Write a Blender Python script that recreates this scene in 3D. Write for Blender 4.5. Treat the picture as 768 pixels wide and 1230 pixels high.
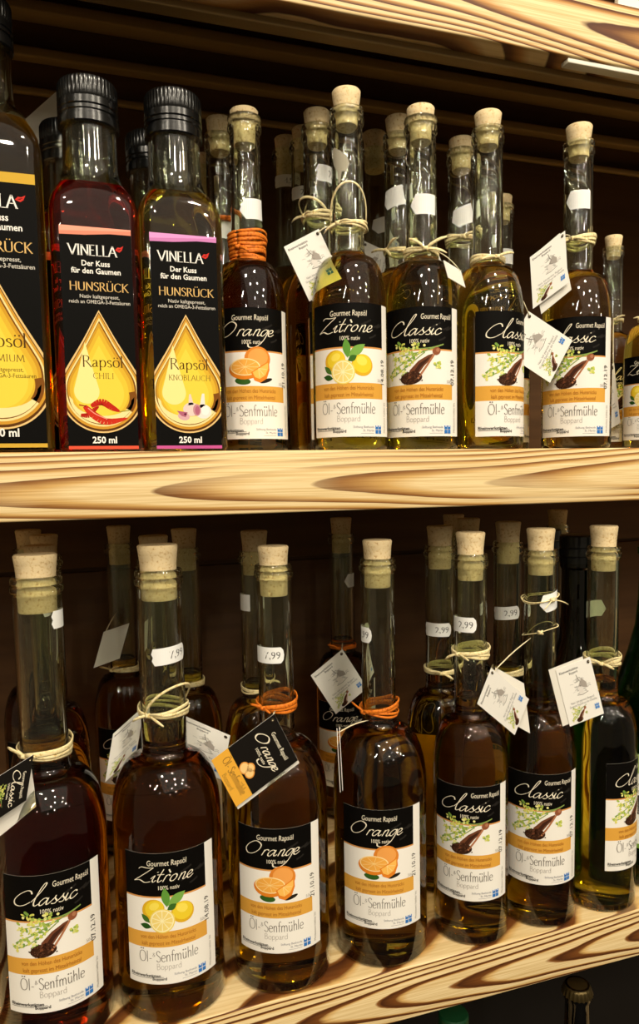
import bpy, bmesh, math, random
from mathutils import Vector, Matrix
from mathutils.geometry import tessellate_polygon

for o in list(bpy.data.objects):
    bpy.data.objects.remove(o)
SC = bpy.context.scene
COL = SC.collection
PI = math.pi
R_ = math.radians

# ------------------------------------------------------------------ camera
F_PX, PPX, PPY = 910.7, 392.7, 646.5
YAW, PITCH, ROLL = 0.33142, 0.08738, 0.01726
cd = bpy.data.cameras.new('camera')
cam = bpy.data.objects.new('camera', cd)
COL.objects.link(cam)
fwd = Vector((math.sin(YAW) * math.cos(PITCH), math.cos(YAW) * math.cos(PITCH), -math.sin(PITCH)))
r0 = Vector((math.cos(YAW), -math.sin(YAW), 0))
d0 = fwd.cross(r0)
rt = math.cos(ROLL) * r0 + math.sin(ROLL) * d0
dn = math.cos(ROLL) * d0 - math.sin(ROLL) * r0
m = Matrix((rt, -dn, -fwd)).transposed().to_4x4()
m.translation = Vector((0, -0.48, -0.01447))
cam.matrix_world = m
cd.sensor_fit = 'VERTICAL'
cd.sensor_height = 36
cd.lens = F_PX / 1230 * 36
cd.shift_x = -(PPX - 384) / 1230
cd.shift_y = (PPY - 615) / 1230
cd.clip_start = 0.02
SC.camera = cam

# ------------------------------------------------------------------ world, lamps, exposure
w = bpy.data.worlds.new('shop_air')
SC.world = w
w.use_nodes = True
bg = w.node_tree.nodes['Background']
bg.inputs[0].default_value = (1.0, 0.80, 0.52, 1)
bg.inputs[1].default_value = 0.11

LAMP_SHARE = 0.82
LAMP = (1.0, 0.89, 0.71)


def spot_lamp(loc, power, rad=0.07):
    l = bpy.data.lights.new('ceiling_spot', 'POINT')
    l.energy = power
    l.color = LAMP
    l.shadow_soft_size = rad
    o = bpy.data.objects.new('ceiling_spot', l)
    o.location = loc
    COL.objects.link(o)


def tube_or_fill_lamp(loc, aim, power, sx, sy, rz=0.0):
    l = bpy.data.lights.new('ceiling_tube_or_fill', 'AREA')
    l.shape = 'RECTANGLE'
    l.size, l.size_y = sx, sy
    l.energy = power
    l.color = LAMP
    o = bpy.data.objects.new('ceiling_tube_or_fill', l)
    o.location = loc
    o.rotation_euler = (Vector(aim) - Vector(loc)).to_track_quat('-Z', 'Y').to_euler()
    o.rotation_euler.rotate_axis('Z', rz)
    COL.objects.link(o)


for p in [((-0.38, -1.25, 1.45), 34), ((0.42, -0.98, 1.45), 34), ((-0.10, -2.05, 1.45), 32), ((0.74, -1.95, 1.45), 32),
          ((1.85, -2.2, 1.45), 24), ((2.1, -3.0, 1.45), 20), ((0.58, -3.9, 1.45), 26), ((1.65, -5.6, 1.45), 20),
          ((3.2, -3.5, 1.45), 18), ((5.0, -4.4, 1.45), 18), ((1.0, -3.0, 1.45), 26), ((-2.3, -2.2, 1.45), 18), ((-1.9, -5.0, 1.45), 18),
          ((0.2, -7.0, 1.45), 18)]:
    spot_lamp(p[0], p[1] * LAMP_SHARE)
tube_or_fill_lamp((-1.75, -2.9, 1.44), (0, 0, 0), 16, 0.75, 0.09, 0.9)

# unseen fill panel added overhead to bring soft light into the oil
tube_or_fill_lamp((0.7, -2.0, 1.55), (0.5, -0.9, 0), 12, 3.2, 2.6)

vs = SC.view_settings
SC.display_settings.display_device = 'sRGB'
vs.view_transform = 'Standard'
vs.look = 'None'
vs.gamma = 1
vs.use_curve_mapping = False
vs.exposure = 0.70
cy = SC.cycles
cy.use_denoising = True
cy.max_bounces = 24
cy.transmission_bounces = 24
cy.glossy_bounces = 8
cy.diffuse_bounces = 4
cy.transparent_max_bounces = 40
cy.sample_clamp_indirect = 0.0
cy.caustics_reflective = False
cy.caustics_refractive = True
cy.blur_glossy = 0.5


# ------------------------------------------------------------------ materials
def srgb(c):
    out = []
    for v in c[:3]:
        v /= 255.0
        out.append(v / 12.92 if v <= 0.04045 else ((v + 0.055) / 1.055) ** 2.4)
    return tuple(out) + (1.0,)


def mat(name, col=(128, 128, 128), rough=0.5, spec=0.5, metal=0.0):
    mt = bpy.data.materials.new(name)
    mt.use_nodes = True
    b = mt.node_tree.nodes['Principled BSDF']
    b.inputs['Base Color'].default_value = srgb(col)
    b.inputs['Roughness'].default_value = rough
    b.inputs['Specular IOR Level'].default_value = spec
    b.inputs['Metallic'].default_value = metal
    return mt


def N(mt, kind, **kw):
    n = mt.node_tree.nodes.new(kind)
    for k, v in kw.items():
        if hasattr(n, k):
            setattr(n, k, v)
        else:
            n.inputs[k].default_value = v
    return n


def L(mt, a, b):
    mt.node_tree.links.new(a, b)


def ramp(mt, stops, interp='LINEAR'):
    n = N(mt, 'ShaderNodeValToRGB')
    cr = n.color_ramp
    cr.interpolation = interp
    while len(cr.elements) > 1:
        cr.elements.remove(cr.elements[-1])
    cr.elements[0].position = stops[0][0]
    cr.elements[0].color = srgb(stops[0][1])
    for p, c in stops[1:]:
        e = cr.elements.new(p)
        e.color = srgb(c)
    return n


def glass_mat(name, col, ior=1.5, rough=0.042):
    """fresnel mix of a polished reflection and clear refraction"""
    mt = bpy.data.materials.new(name)
    mt.use_nodes = True
    nt = mt.node_tree
    nt.nodes.clear()
    out = nt.nodes.new('ShaderNodeOutputMaterial')
    fr = N(mt, 'ShaderNodeFresnel', IOR=ior)
    gl = N(mt, 'ShaderNodeBsdfGlossy', Roughness=rough, Color=(1, 1, 1, 1))
    rf = N(mt, 'ShaderNodeBsdfRefraction', Roughness=0.0, IOR=ior, Color=tuple(col) + (1,))
    mx = N(mt, 'ShaderNodeMixShader')
    L(mt, fr.outputs[0], mx.inputs[0])
    L(mt, rf.outputs[0], mx.inputs[1])
    L(mt, gl.outputs[0], mx.inputs[2])
    L(mt, mx.outputs[0], out.inputs['Surface'])
    return mt


GLASS = glass_mat('clear_glass', (0.955, 0.972, 0.90), 1.48)
GREEN_GLASS = glass_mat('green_glass', (0.22, 0.5, 0.16), 1.5)
BROWN_GLASS = glass_mat('dark_glass', (0.10, 0.07, 0.03), 1.5)


def oil_mat(name, sig, haze=(1.0, 0.64, 0.12), cloud=0.0):
    """absorption per metre for r, g, b; cold-pressed oil is a little cloudy"""
    mt = bpy.data.materials.new(name)
    mt.use_nodes = True
    nt = mt.node_tree
    nt.nodes.clear()
    out = nt.nodes.new('ShaderNodeOutputMaterial')
    va = nt.nodes.new('ShaderNodeVolumeAbsorption')
    d = max(sig) * 1.0001
    va.inputs['Density'].default_value = d
    va.inputs['Color'].default_value = (1 - sig[0] / d, 1 - sig[1] / d, 1 - sig[2] / d, 1)
    vsc = nt.nodes.new('ShaderNodeVolumeScatter')
    vsc.inputs['Color'].default_value = tuple(haze) + (1,)
    vsc.inputs['Density'].default_value = cloud
    ad = nt.nodes.new('ShaderNodeAddShader')
    nt.links.new(va.outputs[0], ad.inputs[0])
    nt.links.new(vsc.outputs[0], ad.inputs[1])
    nt.links.new(ad.outputs[0] if cloud else va.outputs[0], out.inputs['Volume'])
    return mt


OIL = {
    'gold': oil_mat('golden_oil', (2, 6, 50)),
    'olive': oil_mat('olive_oil', (9, 17, 80)),
    'amber': oil_mat('amber_oil', (5, 14, 70)),
    'brown': oil_mat('brown_oil', (14, 34, 100)),
    'red': oil_mat('chili_oil', (3, 80, 110)),
}

PRINT = mat('printed_paper', (255, 255, 255), 0.55, 0.06)
_a = N(PRINT, 'ShaderNodeVertexColor', layer_name='Col')
L(PRINT, _a.outputs['Color'], PRINT.node_tree.nodes['Principled BSDF'].inputs['Base Color'])


_nt = PRINT.node_tree
_b = _nt.nodes['Principled BSDF']
_tl = _nt.nodes.new('ShaderNodeBsdfTranslucent')
_mx = _nt.nodes.new('ShaderNodeMixShader')
_mx.inputs[0].default_value = 0.08
L(PRINT, _a.outputs['Color'], _tl.inputs['Color'])
L(PRINT, _b.outputs[0], _mx.inputs[1])
L(PRINT, _tl.outputs[0], _mx.inputs[2])
L(PRINT, _mx.outputs[0], _nt.nodes['Material Output'].inputs['Surface'])


def speckled(name, c1, c2, c3, scale, rough=0.8, bump=0.0):
    mt = mat(name, c1, rough, 0.3)
    b = mt.node_tree.nodes['Principled BSDF']
    tc = N(mt, 'ShaderNodeTexCoord')
    n1 = N(mt, 'ShaderNodeTexNoise', Scale=scale, Detail=4.0)
    L(mt, tc.outputs['Object'], n1.inputs['Vector'])
    rp = ramp(mt, [(0.30, c3), (0.40, c2), (0.5, c1), (1.0, c1)])
    L(mt, n1.outputs['Fac'], rp.inputs[0])
    L(mt, rp.outputs[0], b.inputs['Base Color'])
    if bump:
        bp = N(mt, 'ShaderNodeBump', Strength=bump, Distance=0.0006)
        L(mt, n1.outputs['Fac'], bp.inputs['Height'])
        L(mt, bp.outputs[0], b.inputs['Normal'])
    return mt


CORK = speckled('cork', (228, 206, 162), (220, 194, 146), (182, 146, 100), 520, 0.85, 0.4)
RAFFIA = speckled('natural_raffia', (238, 222, 172), (226, 204, 146), (196, 168, 106), 600, 0.6)
RAFFIA_OR = speckled('orange_raffia', (222, 122, 30), (198, 98, 18), (150, 68, 12), 600, 0.6)
CAPBLACK = mat('black_plastic', (12, 12, 12), 0.22, 0.5)
CAPGREEN = mat('green_enamel', (12, 62, 34), 0.4, 0.3)
CROWN = mat('crown_cap_metal', (92, 78, 46), 0.35, 0.5, 0.8)
STRING = mat('tag_string', (225, 212, 175), 0.7, 0.3)
CARTON = mat('white_carton', (236, 232, 226), 0.6, 0.3)
RAIL = mat('white_plastic_rail', (225, 220, 205), 0.4, 0.4)


def wood(name, K, z0, run, wob, B, fx, fz, ox, stops, burn=(0.35, 0.65)):
    """flamed softwood: growth rings cut by the face, burnt latewood"""
    mt = mat(name, (230, 205, 150), 0.5, 0.35)
    nt = mt.node_tree
    b = nt.nodes['Principled BSDF']
    tc = N(mt, 'ShaderNodeTexCoord')
    sp = N(mt, 'ShaderNodeSeparateXYZ')
    L(mt, tc.outputs['Object'], sp.inputs[0])

    def noise(sx, sy, sz, off, detail=1.0, rough=0.4):
        mp = N(mt, 'ShaderNodeMapping')
        mp.inputs['Scale'].default_value = (sx, sy, sz)
        mp.inputs['Location'].default_value = (off, off * 0.37, off * 0.71)
        L(mt, tc.outputs['Object'], mp.inputs[0])
        n = N(mt, 'ShaderNodeTexNoise', Scale=1.0, Detail=detail, Roughness=rough)
        L(mt, mp.outputs[0], n.inputs['Vector'])
        return n.outputs['Fac']

    def math_(op, a, c, d=None):
        n = N(mt, 'ShaderNodeMath', operation=op)
        for i, x in enumerate((a, c, d)):
            if x is None:
                continue
            if isinstance(x, (int, float)):
                n.inputs[i].default_value = x
            else:
                L(mt, x, n.inputs[i])
        return n.outputs[0]

    n1 = noise(fx, 4, fz, ox, 1.5)
    n2 = noise(fx * 5, 30, fz * 4, ox + 3.1, 3.0, 0.55)
    n0 = noise(5.0, 1.0, 1.0, ox + 21.0, 1.0)
    zz = math_('MULTIPLY_ADD', n0, wob, -z0 - wob / 2)
    zz = math_('ADD', zz, sp.outputs['Z'])
    f = math_('MULTIPLY', zz, zz)
    f = math_('MULTIPLY', f, K)
    f = math_('MULTIPLY_ADD', sp.outputs['X'], -run, f)
    f = math_('MULTIPLY_ADD', n1, B, f)
    f = math_('MULTIPLY_ADD', n2, 0.16, f)
    f = math_('MULTIPLY_ADD', sp.outputs['Y'], 22.0, f)
    t = math_('FRACT', f, 0.0)
    rp = ramp(mt, stops)
    L(mt, t, rp.inputs[0])
    n3 = noise(7, 10, 30, ox + 9.0, 2.0)
    mr = N(mt, 'ShaderNodeMapRange')
    mr.inputs[1].default_value, mr.inputs[2].default_value = burn
    mr.inputs[3].default_value, mr.inputs[4].default_value = 0.0, 1.0
    L(mt, n3, mr.inputs[0])
    mx = N(mt, 'ShaderNodeMix', data_type='RGBA')
    L(mt, mr.outputs[0], mx.inputs[0])
    mx.inputs[6].default_value = srgb(stops[0][1])
    L(mt, rp.outputs[0], mx.inputs[7])
    n4 = noise(12, 200, 900, ox + 5.0, 3.0, 0.6)
    rp2 = ramp(mt, [(0.3, (226, 214, 190)), (0.6, (255, 255, 255))])
    L(mt, n4, rp2.inputs[0])
    mm = N(mt, 'ShaderNodeMix', data_type='RGBA', blend_type='MULTIPLY')
    mm.inputs[0].default_value = 1.0
    L(mt, mx.outputs[2], mm.inputs[6])
    L(mt, rp2.outputs[0], mm.inputs[7])
    L(mt, mm.outputs[2], b.inputs['Base Color'])
    return mt


CREAM = (231, 207, 158)
WOOD_MID = wood('flamed_pine_soft', 7000, -.003, 7.5, .012, 1.2, 3.0, 12, 1.7,
                [(0.0, CREAM), (0.36, CREAM), (0.55, (208, 168, 102)), (0.80, (150, 102, 48)), (0.95, (112, 70, 30)), (0.985, CREAM), (1.0, CREAM)],
                (0.25, 0.5))
WOOD_LOW = wood('flamed_pine_dark', 7500, -.002, 13, .02, 2.2, 7.0, 22, 6.3,
                [(0.0, CREAM), (0.50, CREAM), (0.60, (216, 176, 110)), (0.68, (118, 70, 28)), (0.90, (74, 38, 14)), (0.96, (140, 90, 42)), (1.0, CREAM)],
                (0.15, 0.36))
WOOD_TOP = wood('flamed_pine_streaked', 5200, .004, 9, .03, 1.8, 5.0, 14, 4.4,
                [(0.0, CREAM), (0.38, CREAM), (0.60, (190, 138, 74)), (0.82, (104, 60, 24)), (0.95, (80, 42, 16)), (1.0, CREAM)],
                (0.16, 0.40))


def dark_board(name, c1, c2):
    mt = mat(name, c1, 0.55, 0.3)
    b = mt.node_tree.nodes['Principled BSDF']
    tc = N(mt, 'ShaderNodeTexCoord')
    mp = N(mt, 'ShaderNodeMapping')
    mp.inputs['Scale'].default_value = (3, 60, 60)
    L(mt, tc.outputs['Object'], mp.inputs[0])
    n1 = N(mt, 'ShaderNodeTexNoise', Scale=1.0, Detail=4.0)
    L(mt, mp.outputs[0], n1.inputs['Vector'])
    rp = ramp(mt, [(0.3, c2), (0.7, c1)])
    L(mt, n1.outputs['Fac'], rp.inputs[0])
    L(mt, rp.outputs[0], b.inputs['Base Color'])
    return mt


WALLWOOD = dark_board('dark_stained_panelling', (94, 64, 34), (76, 50, 25))
UNDERWOOD = dark_board('dark_stained_batten', (150, 122, 74), (126, 100, 58))
FLOORMAT = dark_board('dark_floor', (40, 34, 28), (30, 26, 22))


# ------------------------------------------------------------------ object helpers
def link(name, me, mt, parent=None):
    if mt is not None and not me.materials:
        me.materials.append(mt)
    o = bpy.data.objects.new(name, me)
    COL.objects.link(o)
    if parent is not None:
        o.parent = parent
    return o


def tag(o, label, cat, group=None):
    o['label'] = label
    o['category'] = cat
    if group:
        o['group'] = group
    return o


def empty(name, loc, rz=0.0):
    o = bpy.data.objects.new(name, None)
    o.empty_display_size = 0.02
    COL.objects.link(o)
    o.location = loc
    o.rotation_euler = (0, 0, rz)
    return o


def pydata(name, vs_, fs, smooth=False):
    me = bpy.data.meshes.new(name)
    me.from_pydata(vs_, [], fs)
    me.update()
    if smooth:
        me.polygons.foreach_set('use_smooth', [True] * len(me.polygons))
    return me


def smooth_by_angle(me, ang=40):
    bm = bmesh.new()
    bm.from_mesh(me)
    for f in bm.faces:
        f.smooth = True
    for e in bm.edges:
        if len(e.link_faces) == 2 and e.calc_face_angle(0) > R_(ang):
            e.smooth = False
    bm.to_mesh(me)
    bm.free()


def lathe(name, prof, seg=56, angle=38):
    """prof: (r, z) list; a point on the axis closes it there"""
    vs_, fs, rings = [], [], []
    for r, z in prof:
        if r < 1e-7:
            rings.append([len(vs_)])
            vs_.append((0, 0, z))
        else:
            rings.append(list(range(len(vs_), len(vs_) + seg)))
            vs_ += [(r * math.cos(2 * PI * i / seg), r * math.sin(2 * PI * i / seg), z) for i in range(seg)]
    for a, b in zip(rings[:-1], rings[1:]):
        for i in range(seg):
            j = (i + 1) % seg
            if len(a) == 1 and len(b) == 1:
                continue
            if len(a) == 1:
                fs.append((a[0], b[j], b[i]))
            elif len(b) == 1:
                fs.append((a[i], a[j], b[0]))
            else:
                fs.append((a[i], a[j], b[j], b[i]))
    me = pydata(name, vs_, fs)
    smooth_by_angle(me, angle)
    return me


def box(name, lo, hi, mt, bev=0.0, parent=None):
    bm = bmesh.new()
    c = [(a + b) / 2 for a, b in zip(lo, hi)]
    s = [b - a for a, b in zip(lo, hi)]
    bmesh.ops.create_cube(bm, size=1, matrix=Matrix.Diagonal((s[0], s[1], s[2], 1)))
    if bev:
        bmesh.ops.bevel(bm, geom=bm.edges[:], offset=bev, segments=3, affect='EDGES', profile=0.5)
    me = bpy.data.meshes.new(name)
    bm.to_mesh(me)
    bm.free()
    smooth_by_angle(me, 30)
    o = link(name, me, mt, parent)
    o.location = c
    return o


def sweep(paths, seg=6):
    """paths: list of (points, width vertical, width radial); ribbons swept round the z axis -> verts, faces"""
    vs_, fs = [], []
    for pts, wv, wr in paths:
        base = len(vs_)
        n = len(pts)
        for i, p in enumerate(pts):
            t = (pts[min(i + 1, n - 1)] - pts[max(i - 1, 0)]).normalized()
            rad = Vector((p.x, p.y, 0.0))
            rad = rad.normalized() if rad.length > 1e-6 else Vector((1, 0, 0))
            b = t.cross(rad)
            if b.length < 0.15:
                b = t.cross(Vector((0.3, 0.2, 1)))
            b.normalize()
            nn = b.cross(t).normalized()
            k = 1.0 if 0 < i < n - 1 else 0.55
            for s in range(seg):
                a = 2 * PI * s / seg
                vs_.append(p + b * (math.cos(a) * wv * k) + nn * (math.sin(a) * wr * k))
        for i in range(n - 1):
            for s in range(seg):
                s2 = (s + 1) % seg
                fs.append((base + i * seg + s, base + i * seg + s2, base + (i + 1) * seg + s2, base + (i + 1) * seg + s))
        fs.append(tuple(base + s for s in reversed(range(seg))))
        fs.append(tuple(base + (n - 1) * seg + s for s in range(seg)))
    return vs_, fs


def catmull(pts, k=6, closed=False):
    out = []
    n = len(pts)
    rng = range(n if closed else n - 1)
    for i in rng:
        if closed:
            p = [pts[(i + j) % n] for j in (-1, 0, 1, 2)]
        else:
            p = [pts[max(i - 1, 0)], pts[i], pts[i + 1], pts[min(i + 2, n - 1)]]
        for s in range(k):
            t = s / k
            out.append(tuple(0.5 * ((2 * p[1][a]) + (-p[0][a] + p[2][a]) * t + (2 * p[0][a] - 5 * p[1][a] + 4 * p[2][a] - p[3][a]) * t * t
                                    + (-p[0][a] + 3 * p[1][a] - 3 * p[2][a] + p[3][a]) * t ** 3) for a in range(len(pts[0]))))
    out.append(tuple(pts[0]) if closed else tuple(pts[-1]))
    return out


# ------------------------------------------------------------------ flat printed art
_TEXT = {}


def text_tris(body, bold=0.0, shear=0.0):
    key = (body, bold, shear)
    if key not in _TEXT:
        cu = bpy.data.curves.new('lettering', 'FONT')
        cu.body = body
        cu.size = 1.0
        cu.resolution_u = 2
        cu.offset = bold
        cu.shear = shear
        cu.fill_mode = 'FRONT'
        o = bpy.data.objects.new('lettering', cu)
        COL.objects.link(o)
        dg = bpy.context.evaluated_depsgraph_get()
        me = bpy.data.meshes.new_from_object(o.evaluated_get(dg))
        vs_ = [(v.co.x, v.co.y) for v in me.vertices]
        fs = [tuple(p.vertices) for p in me.polygons]
        x0 = min(v[0] for v in vs_)
        x1 = max(v[0] for v in vs_)
        bpy.data.objects.remove(o)
        bpy.data.curves.remove(cu)
        bpy.data.meshes.remove(me)
        _TEXT[key] = (vs_, fs, x0, x1)
    return _TEXT[key]


class Art:
    """coloured polygons in the plane of a sheet, stacked in thin print layers"""

    def __init__(s):
        s.v, s.f, s.c, s.l = [], [], [], 0
        s.clip = None

    def up(s):
        s.l += 1

    def tri(s, pts, col):
        b = len(s.v)
        s.v += [(p[0], p[1], s.l) for p in pts]
        s.c += [col] * len(pts)
        s.f.append(tuple(range(b, b + len(pts))))

    def poly(s, pts, col, step=0.0015):
        """any simple polygon; cut into strips narrow enough to bend"""
        if s.clip:
            for side in (0, 1):
                lim = s.clip[side]
                sg = 1 if side == 0 else -1
                out = []
                for i in range(len(pts)):
                    a, b = pts[i], pts[(i + 1) % len(pts)]
                    ia, ib = sg * (a[0] - lim) >= 0, sg * (b[0] - lim) >= 0
                    if ia:
                        out.append(a)
                    if ia != ib:
                        t = (lim - a[0]) / (b[0] - a[0])
                        out.append((lim, a[1] + t * (b[1] - a[1])))
                pts = out
                if len(pts) < 3:
                    return
        ar = sum(pts[i][0] * pts[(i + 1) % len(pts)][1] - pts[(i + 1) % len(pts)][0] * pts[i][1] for i in range(len(pts)))
        if ar < 0:
            pts = pts[::-1]
        for t in tessellate_polygon([[Vector((p[0], p[1], 0)) for p in pts]]):
            tr = [pts[i] for i in t]
            if (tr[1][0] - tr[0][0]) * (tr[2][1] - tr[0][1]) - (tr[2][0] - tr[0][0]) * (tr[1][1] - tr[0][1]) < 0:
                tr = tr[::-1]
            x0, x1 = min(p[0] for p in tr), max(p[0] for p in tr)
            if x1 - x0 <= step:
                s.tri(tr, col)
                continue
            k = math.floor(x0 / step)
            while k * step < x1:
                lo, hi = k * step, (k + 1) * step
                pl = tr
                for lim, sg in ((lo, 1), (hi, -1)):
                    out = []
                    for i in range(len(pl)):
                        a, b = pl[i], pl[(i + 1) % len(pl)]
                        ia, ib = sg * (a[0] - lim) >= 0, sg * (b[0] - lim) >= 0
                        if ia:
                            out.append(a)
                        if ia != ib:
                            q = (lim - a[0]) / (b[0] - a[0])
                            out.append((lim, a[1] + q * (b[1] - a[1])))
                    pl = out
                    if len(pl) < 3:
                        break
                if len(pl) >= 3:
                    s.tri(pl, col)
                k += 1

    def rect(s, x0, y0, x1, y1, col):
        s.poly([(x0, y0), (x1, y0), (x1, y1), (x0, y1)], col)

    def ell(s, x, y, a, b, col, rot=0.0, n=24):
        c, d = math.cos(rot), math.sin(rot)
        s.poly([(x + a * math.cos(t) * c - b * math.sin(t) * d, y + a * math.cos(t) * d + b * math.sin(t) * c)
                for t in (2 * PI * i / n for i in range(n))], col)

    def stroke(s, pts, wmax, col, wmin=None, nib=None):
        """ribbon; with a nib angle the width follows a broad pen"""
        fine = [pts[0]]
        for p, q in zip(pts[:-1], pts[1:]):
            k = max(1, int(abs(q[0] - p[0]) / 0.0012) + 1)
            fine += [(p[0] + (q[0] - p[0]) * i / k, p[1] + (q[1] - p[1]) * i / k) for i in range(1, k + 1)]
        pts = fine
        n = len(pts)
        wmin = wmax if wmin is None else wmin
        L_, R2 = [], []
        for i in range(n):
            a, b = pts[max(i - 1, 0)], pts[min(i + 1, n - 1)]
            dx, dy = b[0] - a[0], b[1] - a[1]
            d = math.hypot(dx, dy) or 1e-9
            nx, ny = -dy / d, dx / d
            if nib is None:
                wd = wmax
            else:
                wd = max(wmin, wmax * abs(math.sin(math.atan2(dy, dx) - nib)))
            L_.append((pts[i][0] + nx * wd / 2, pts[i][1] + ny * wd / 2))
            R2.append((pts[i][0] - nx * wd / 2, pts[i][1] - ny * wd / 2))
        for i in range(n - 1):
            s.tri([R2[i], R2[i + 1], L_[i + 1], L_[i]], col)

    def text(s, body, x, y, size, col, align='l', bold=0.0, shear=0.0, sx=1.0, rot=0.0):
        vs_, fs, x0, x1 = text_tris(body, bold, shear)
        off = -x0 if align == 'l' else (-(x0 + x1) / 2 if align == 'c' else -x1)
        b = len(s.v)
        c, d = math.cos(rot), math.sin(rot)
        for px, py in vs_:
            ax, ay = (px + off) * size * sx, py * size
            s.v.append((x + ax * c - ay * d, y + ax * d + ay * c, s.l))
            s.c.append(col)
        s.f += [tuple(i + b for i in f) for f in fs]

    def add(s, o, fn):
        """take in another art, its points moved by fn"""
        b = len(s.v)
        for (x, y, l), c in zip(o.v, o.c):
            X, Y = fn(x, y)
            s.v.append((X, Y, l + s.l))
            s.c.append(c)
        s.f += [tuple(i + b for i in f) for f in o.f]
        s.l += o.l + 1

    def mesh(s, name, fn, back=None):
        """fn(x, y, height) -> point"""
        vs_ = [fn(x, y, 0.00012 + 0.000011 * l) for x, y, l in s.v]
        fs, cs = list(s.f), list(s.c)
        if back:
            for (x0, y0, x1, y1, col) in back:
                k = max(1, int((x1 - x0) / 0.0015))
                for i in range(k):
                    xa, xb = x0 + (x1 - x0) * i / k, x0 + (x1 - x0) * (i + 1) / k
                    b = len(vs_)
                    vs_ += [fn(xa, y0, 0.00003), fn(xa, y1, 0.00003), fn(xb, y1, 0.00003), fn(xb, y0, 0.00003)]
                    cs += [col] * 4
                    fs.append((b, b + 1, b + 2, b + 3))
        me = pydata(name, vs_, fs)
        at = me.color_attributes.new('Col', 'FLOAT_COLOR', 'POINT')
        flat = []
        for c in cs:
            flat += srgb(c)
        at.data.foreach_set('color', flat)
        me.materials.append(PRINT)
        return me


def bent(R):
    return lambda x, y, h: ((R + h) * math.sin(x / R), -(R + h) * math.cos(x / R), y)


def flatface(a):
    return lambda x, y, h: (x, -(a + h), y)


# pen lettering --------------------------------------------------------------
CAPS = {
    'V': (.78, ['l0,1 .39,0 .78,1']), 'I': (.30, ['l.15,0 .15,1']), 'N': (.80, ['l.1,0 .1,1 .7,0 .7,1']),
    'E': (.62, ['l.1,0 .1,1', 'l.1,1 .53,1', 'l.1,.53 .46,.53', 'l.1,0 .56,0']), 'L': (.58, ['l.1,1 .1,0', 'l.1,0 .54,0']),
    'A': (.76, ['l0,0 .37,1 .75,0', 'l.14,.36 .6,.36']), 'H': (.84, ['l.1,0 .1,1', 'l.72,0 .72,1', 'l.1,.53 .72,.53']),
    'U': (.80, ['c.1,1 .1,.6 .1,.32 .18,.07 .4,0 .62,.07 .68,.32 .68,.6 .68,1']),
    'S': (.58, ['c.5,.84 .4,.97 .25,1 .1,.88 .11,.7 .3,.54 .49,.38 .51,.17 .4,.03 .22,0 .06,.14']),
    'R': (.70, ['l.1,0 .1,1', 'c.1,1 .32,1 .48,.9 .5,.72 .4,.56 .1,.5', 'l.3,.52 .68,0']),
    'C': (.80, ['c.74,.84 .6,.97 .42,1 .16,.86 .06,.5 .16,.14 .42,0 .62,.04 .76,.18']),
    'K': (.68, ['l.1,0 .1,1', 'l.62,1 .12,.46', 'l.24,.58 .67,0']),
    'O': (.88, ['o.44,1 .17,.88 .06,.5 .17,.12 .44,0 .71,.12 .82,.5 .71,.88']),
    'B': (.64, ['l.1,0 .1,1', 'c.1,1 .34,1 .47,.88 .44,.64 .1,.53', 'c.1,.53 .42,.52 .56,.34 .5,.1 .32,0 .1,0']),
    'M': (.98, ['l.06,0 .14,1 .48,.1 .82,1 .92,0']), 'P': (.58, ['l.1,0 .1,1', 'c.1,1 .32,1 .5,.9 .52,.7 .4,.54 .1,.48']),
    'a': (.5, ['c.08,.5 .2,.61 .33,.56 .37,.4 .37,.1 .48,.02', 'c.37,.38 .16,.3 .06,.14 .14,.01 .28,.04 .37,.16']),
    'p': (.58, ['l.1,.6 .1,-.3', 'c.1,.44 .26,.62 .44,.56 .52,.32 .44,.06 .28,0 .1,.1']),
    's': (.42, ['c.34,.52 .22,.62 .08,.54 .1,.4 .28,.28 .36,.14 .24,0 .05,.08']),
    'o': (.56, ['o.28,.62 .1,.53 .05,.31 .1,.09 .28,0 .46,.09 .51,.31 .46,.53']),
    'l': (.24, ['l.1,1.02 .1,0']), 'd': (.58, ['l.46,1.02 .46,0', 'c.46,.46 .3,.62 .1,.54 .05,.3 .1,.06 .28,0 .46,.14']),
    'e': (.52, ['c.06,.33 .46,.36 .42,.54 .26,.62 .1,.52 .05,.3 .1,.08 .28,0 .46,.1']),
    'n': (.55, ['l.1,.6 .1,0', 'c.1,.4 .24,.6 .38,.58 .43,.4 .43,.2 .43,0']),
    'f': (.34, ['c.4,.95 .28,1.02 .17,.9 .16,.6 .16,.3 .16,0', 'l.02,.6 .34,.6']),
    'm': (.88, ['l.1,.6 .1,0', 'c.1,.4 .22,.6 .36,.58 .42,.4 .42,.2 .42,0', 'c.42,.4 .54,.6 .68,.58 .75,.4 .75,.2 .75,0']),
    'u': (.57, ['c.1,.6 .1,.3 .14,.06 .26,0 .38,.1 .45,.25', 'l.45,.6 .45,0']),
    'h': (.55, ['l.1,1.02 .1,0', 'c.1,.4 .24,.6 .38,.58 .43,.4 .43,.2 .43,0']),
    'r': (.4, ['l.1,.6 .1,0', 'c.1,.36 .2,.56 .36,.58']),
    '-': (.36, ['l.04,.3 .3,.3']),
    '&': (.62, ['c.58,.1 .4,.45 .16,.78 .28,1 .44,.8 .1,.36 .08,.08 .3,0 .5,.2 .58,.44']),
    ' ': (.3, []),
}
UML = {'Ü': 'U', 'Ö': 'O', 'ü': 'u', 'ö': 'o'}


def parse(s):
    pts = [tuple(float(q) for q in p.split(',')) for p in s[1:].split()]
    if s[0] == 'c':
        return catmull(pts, 5)
    if s[0] == 'o':
        return catmull(pts, 4, True)
    return pts


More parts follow.
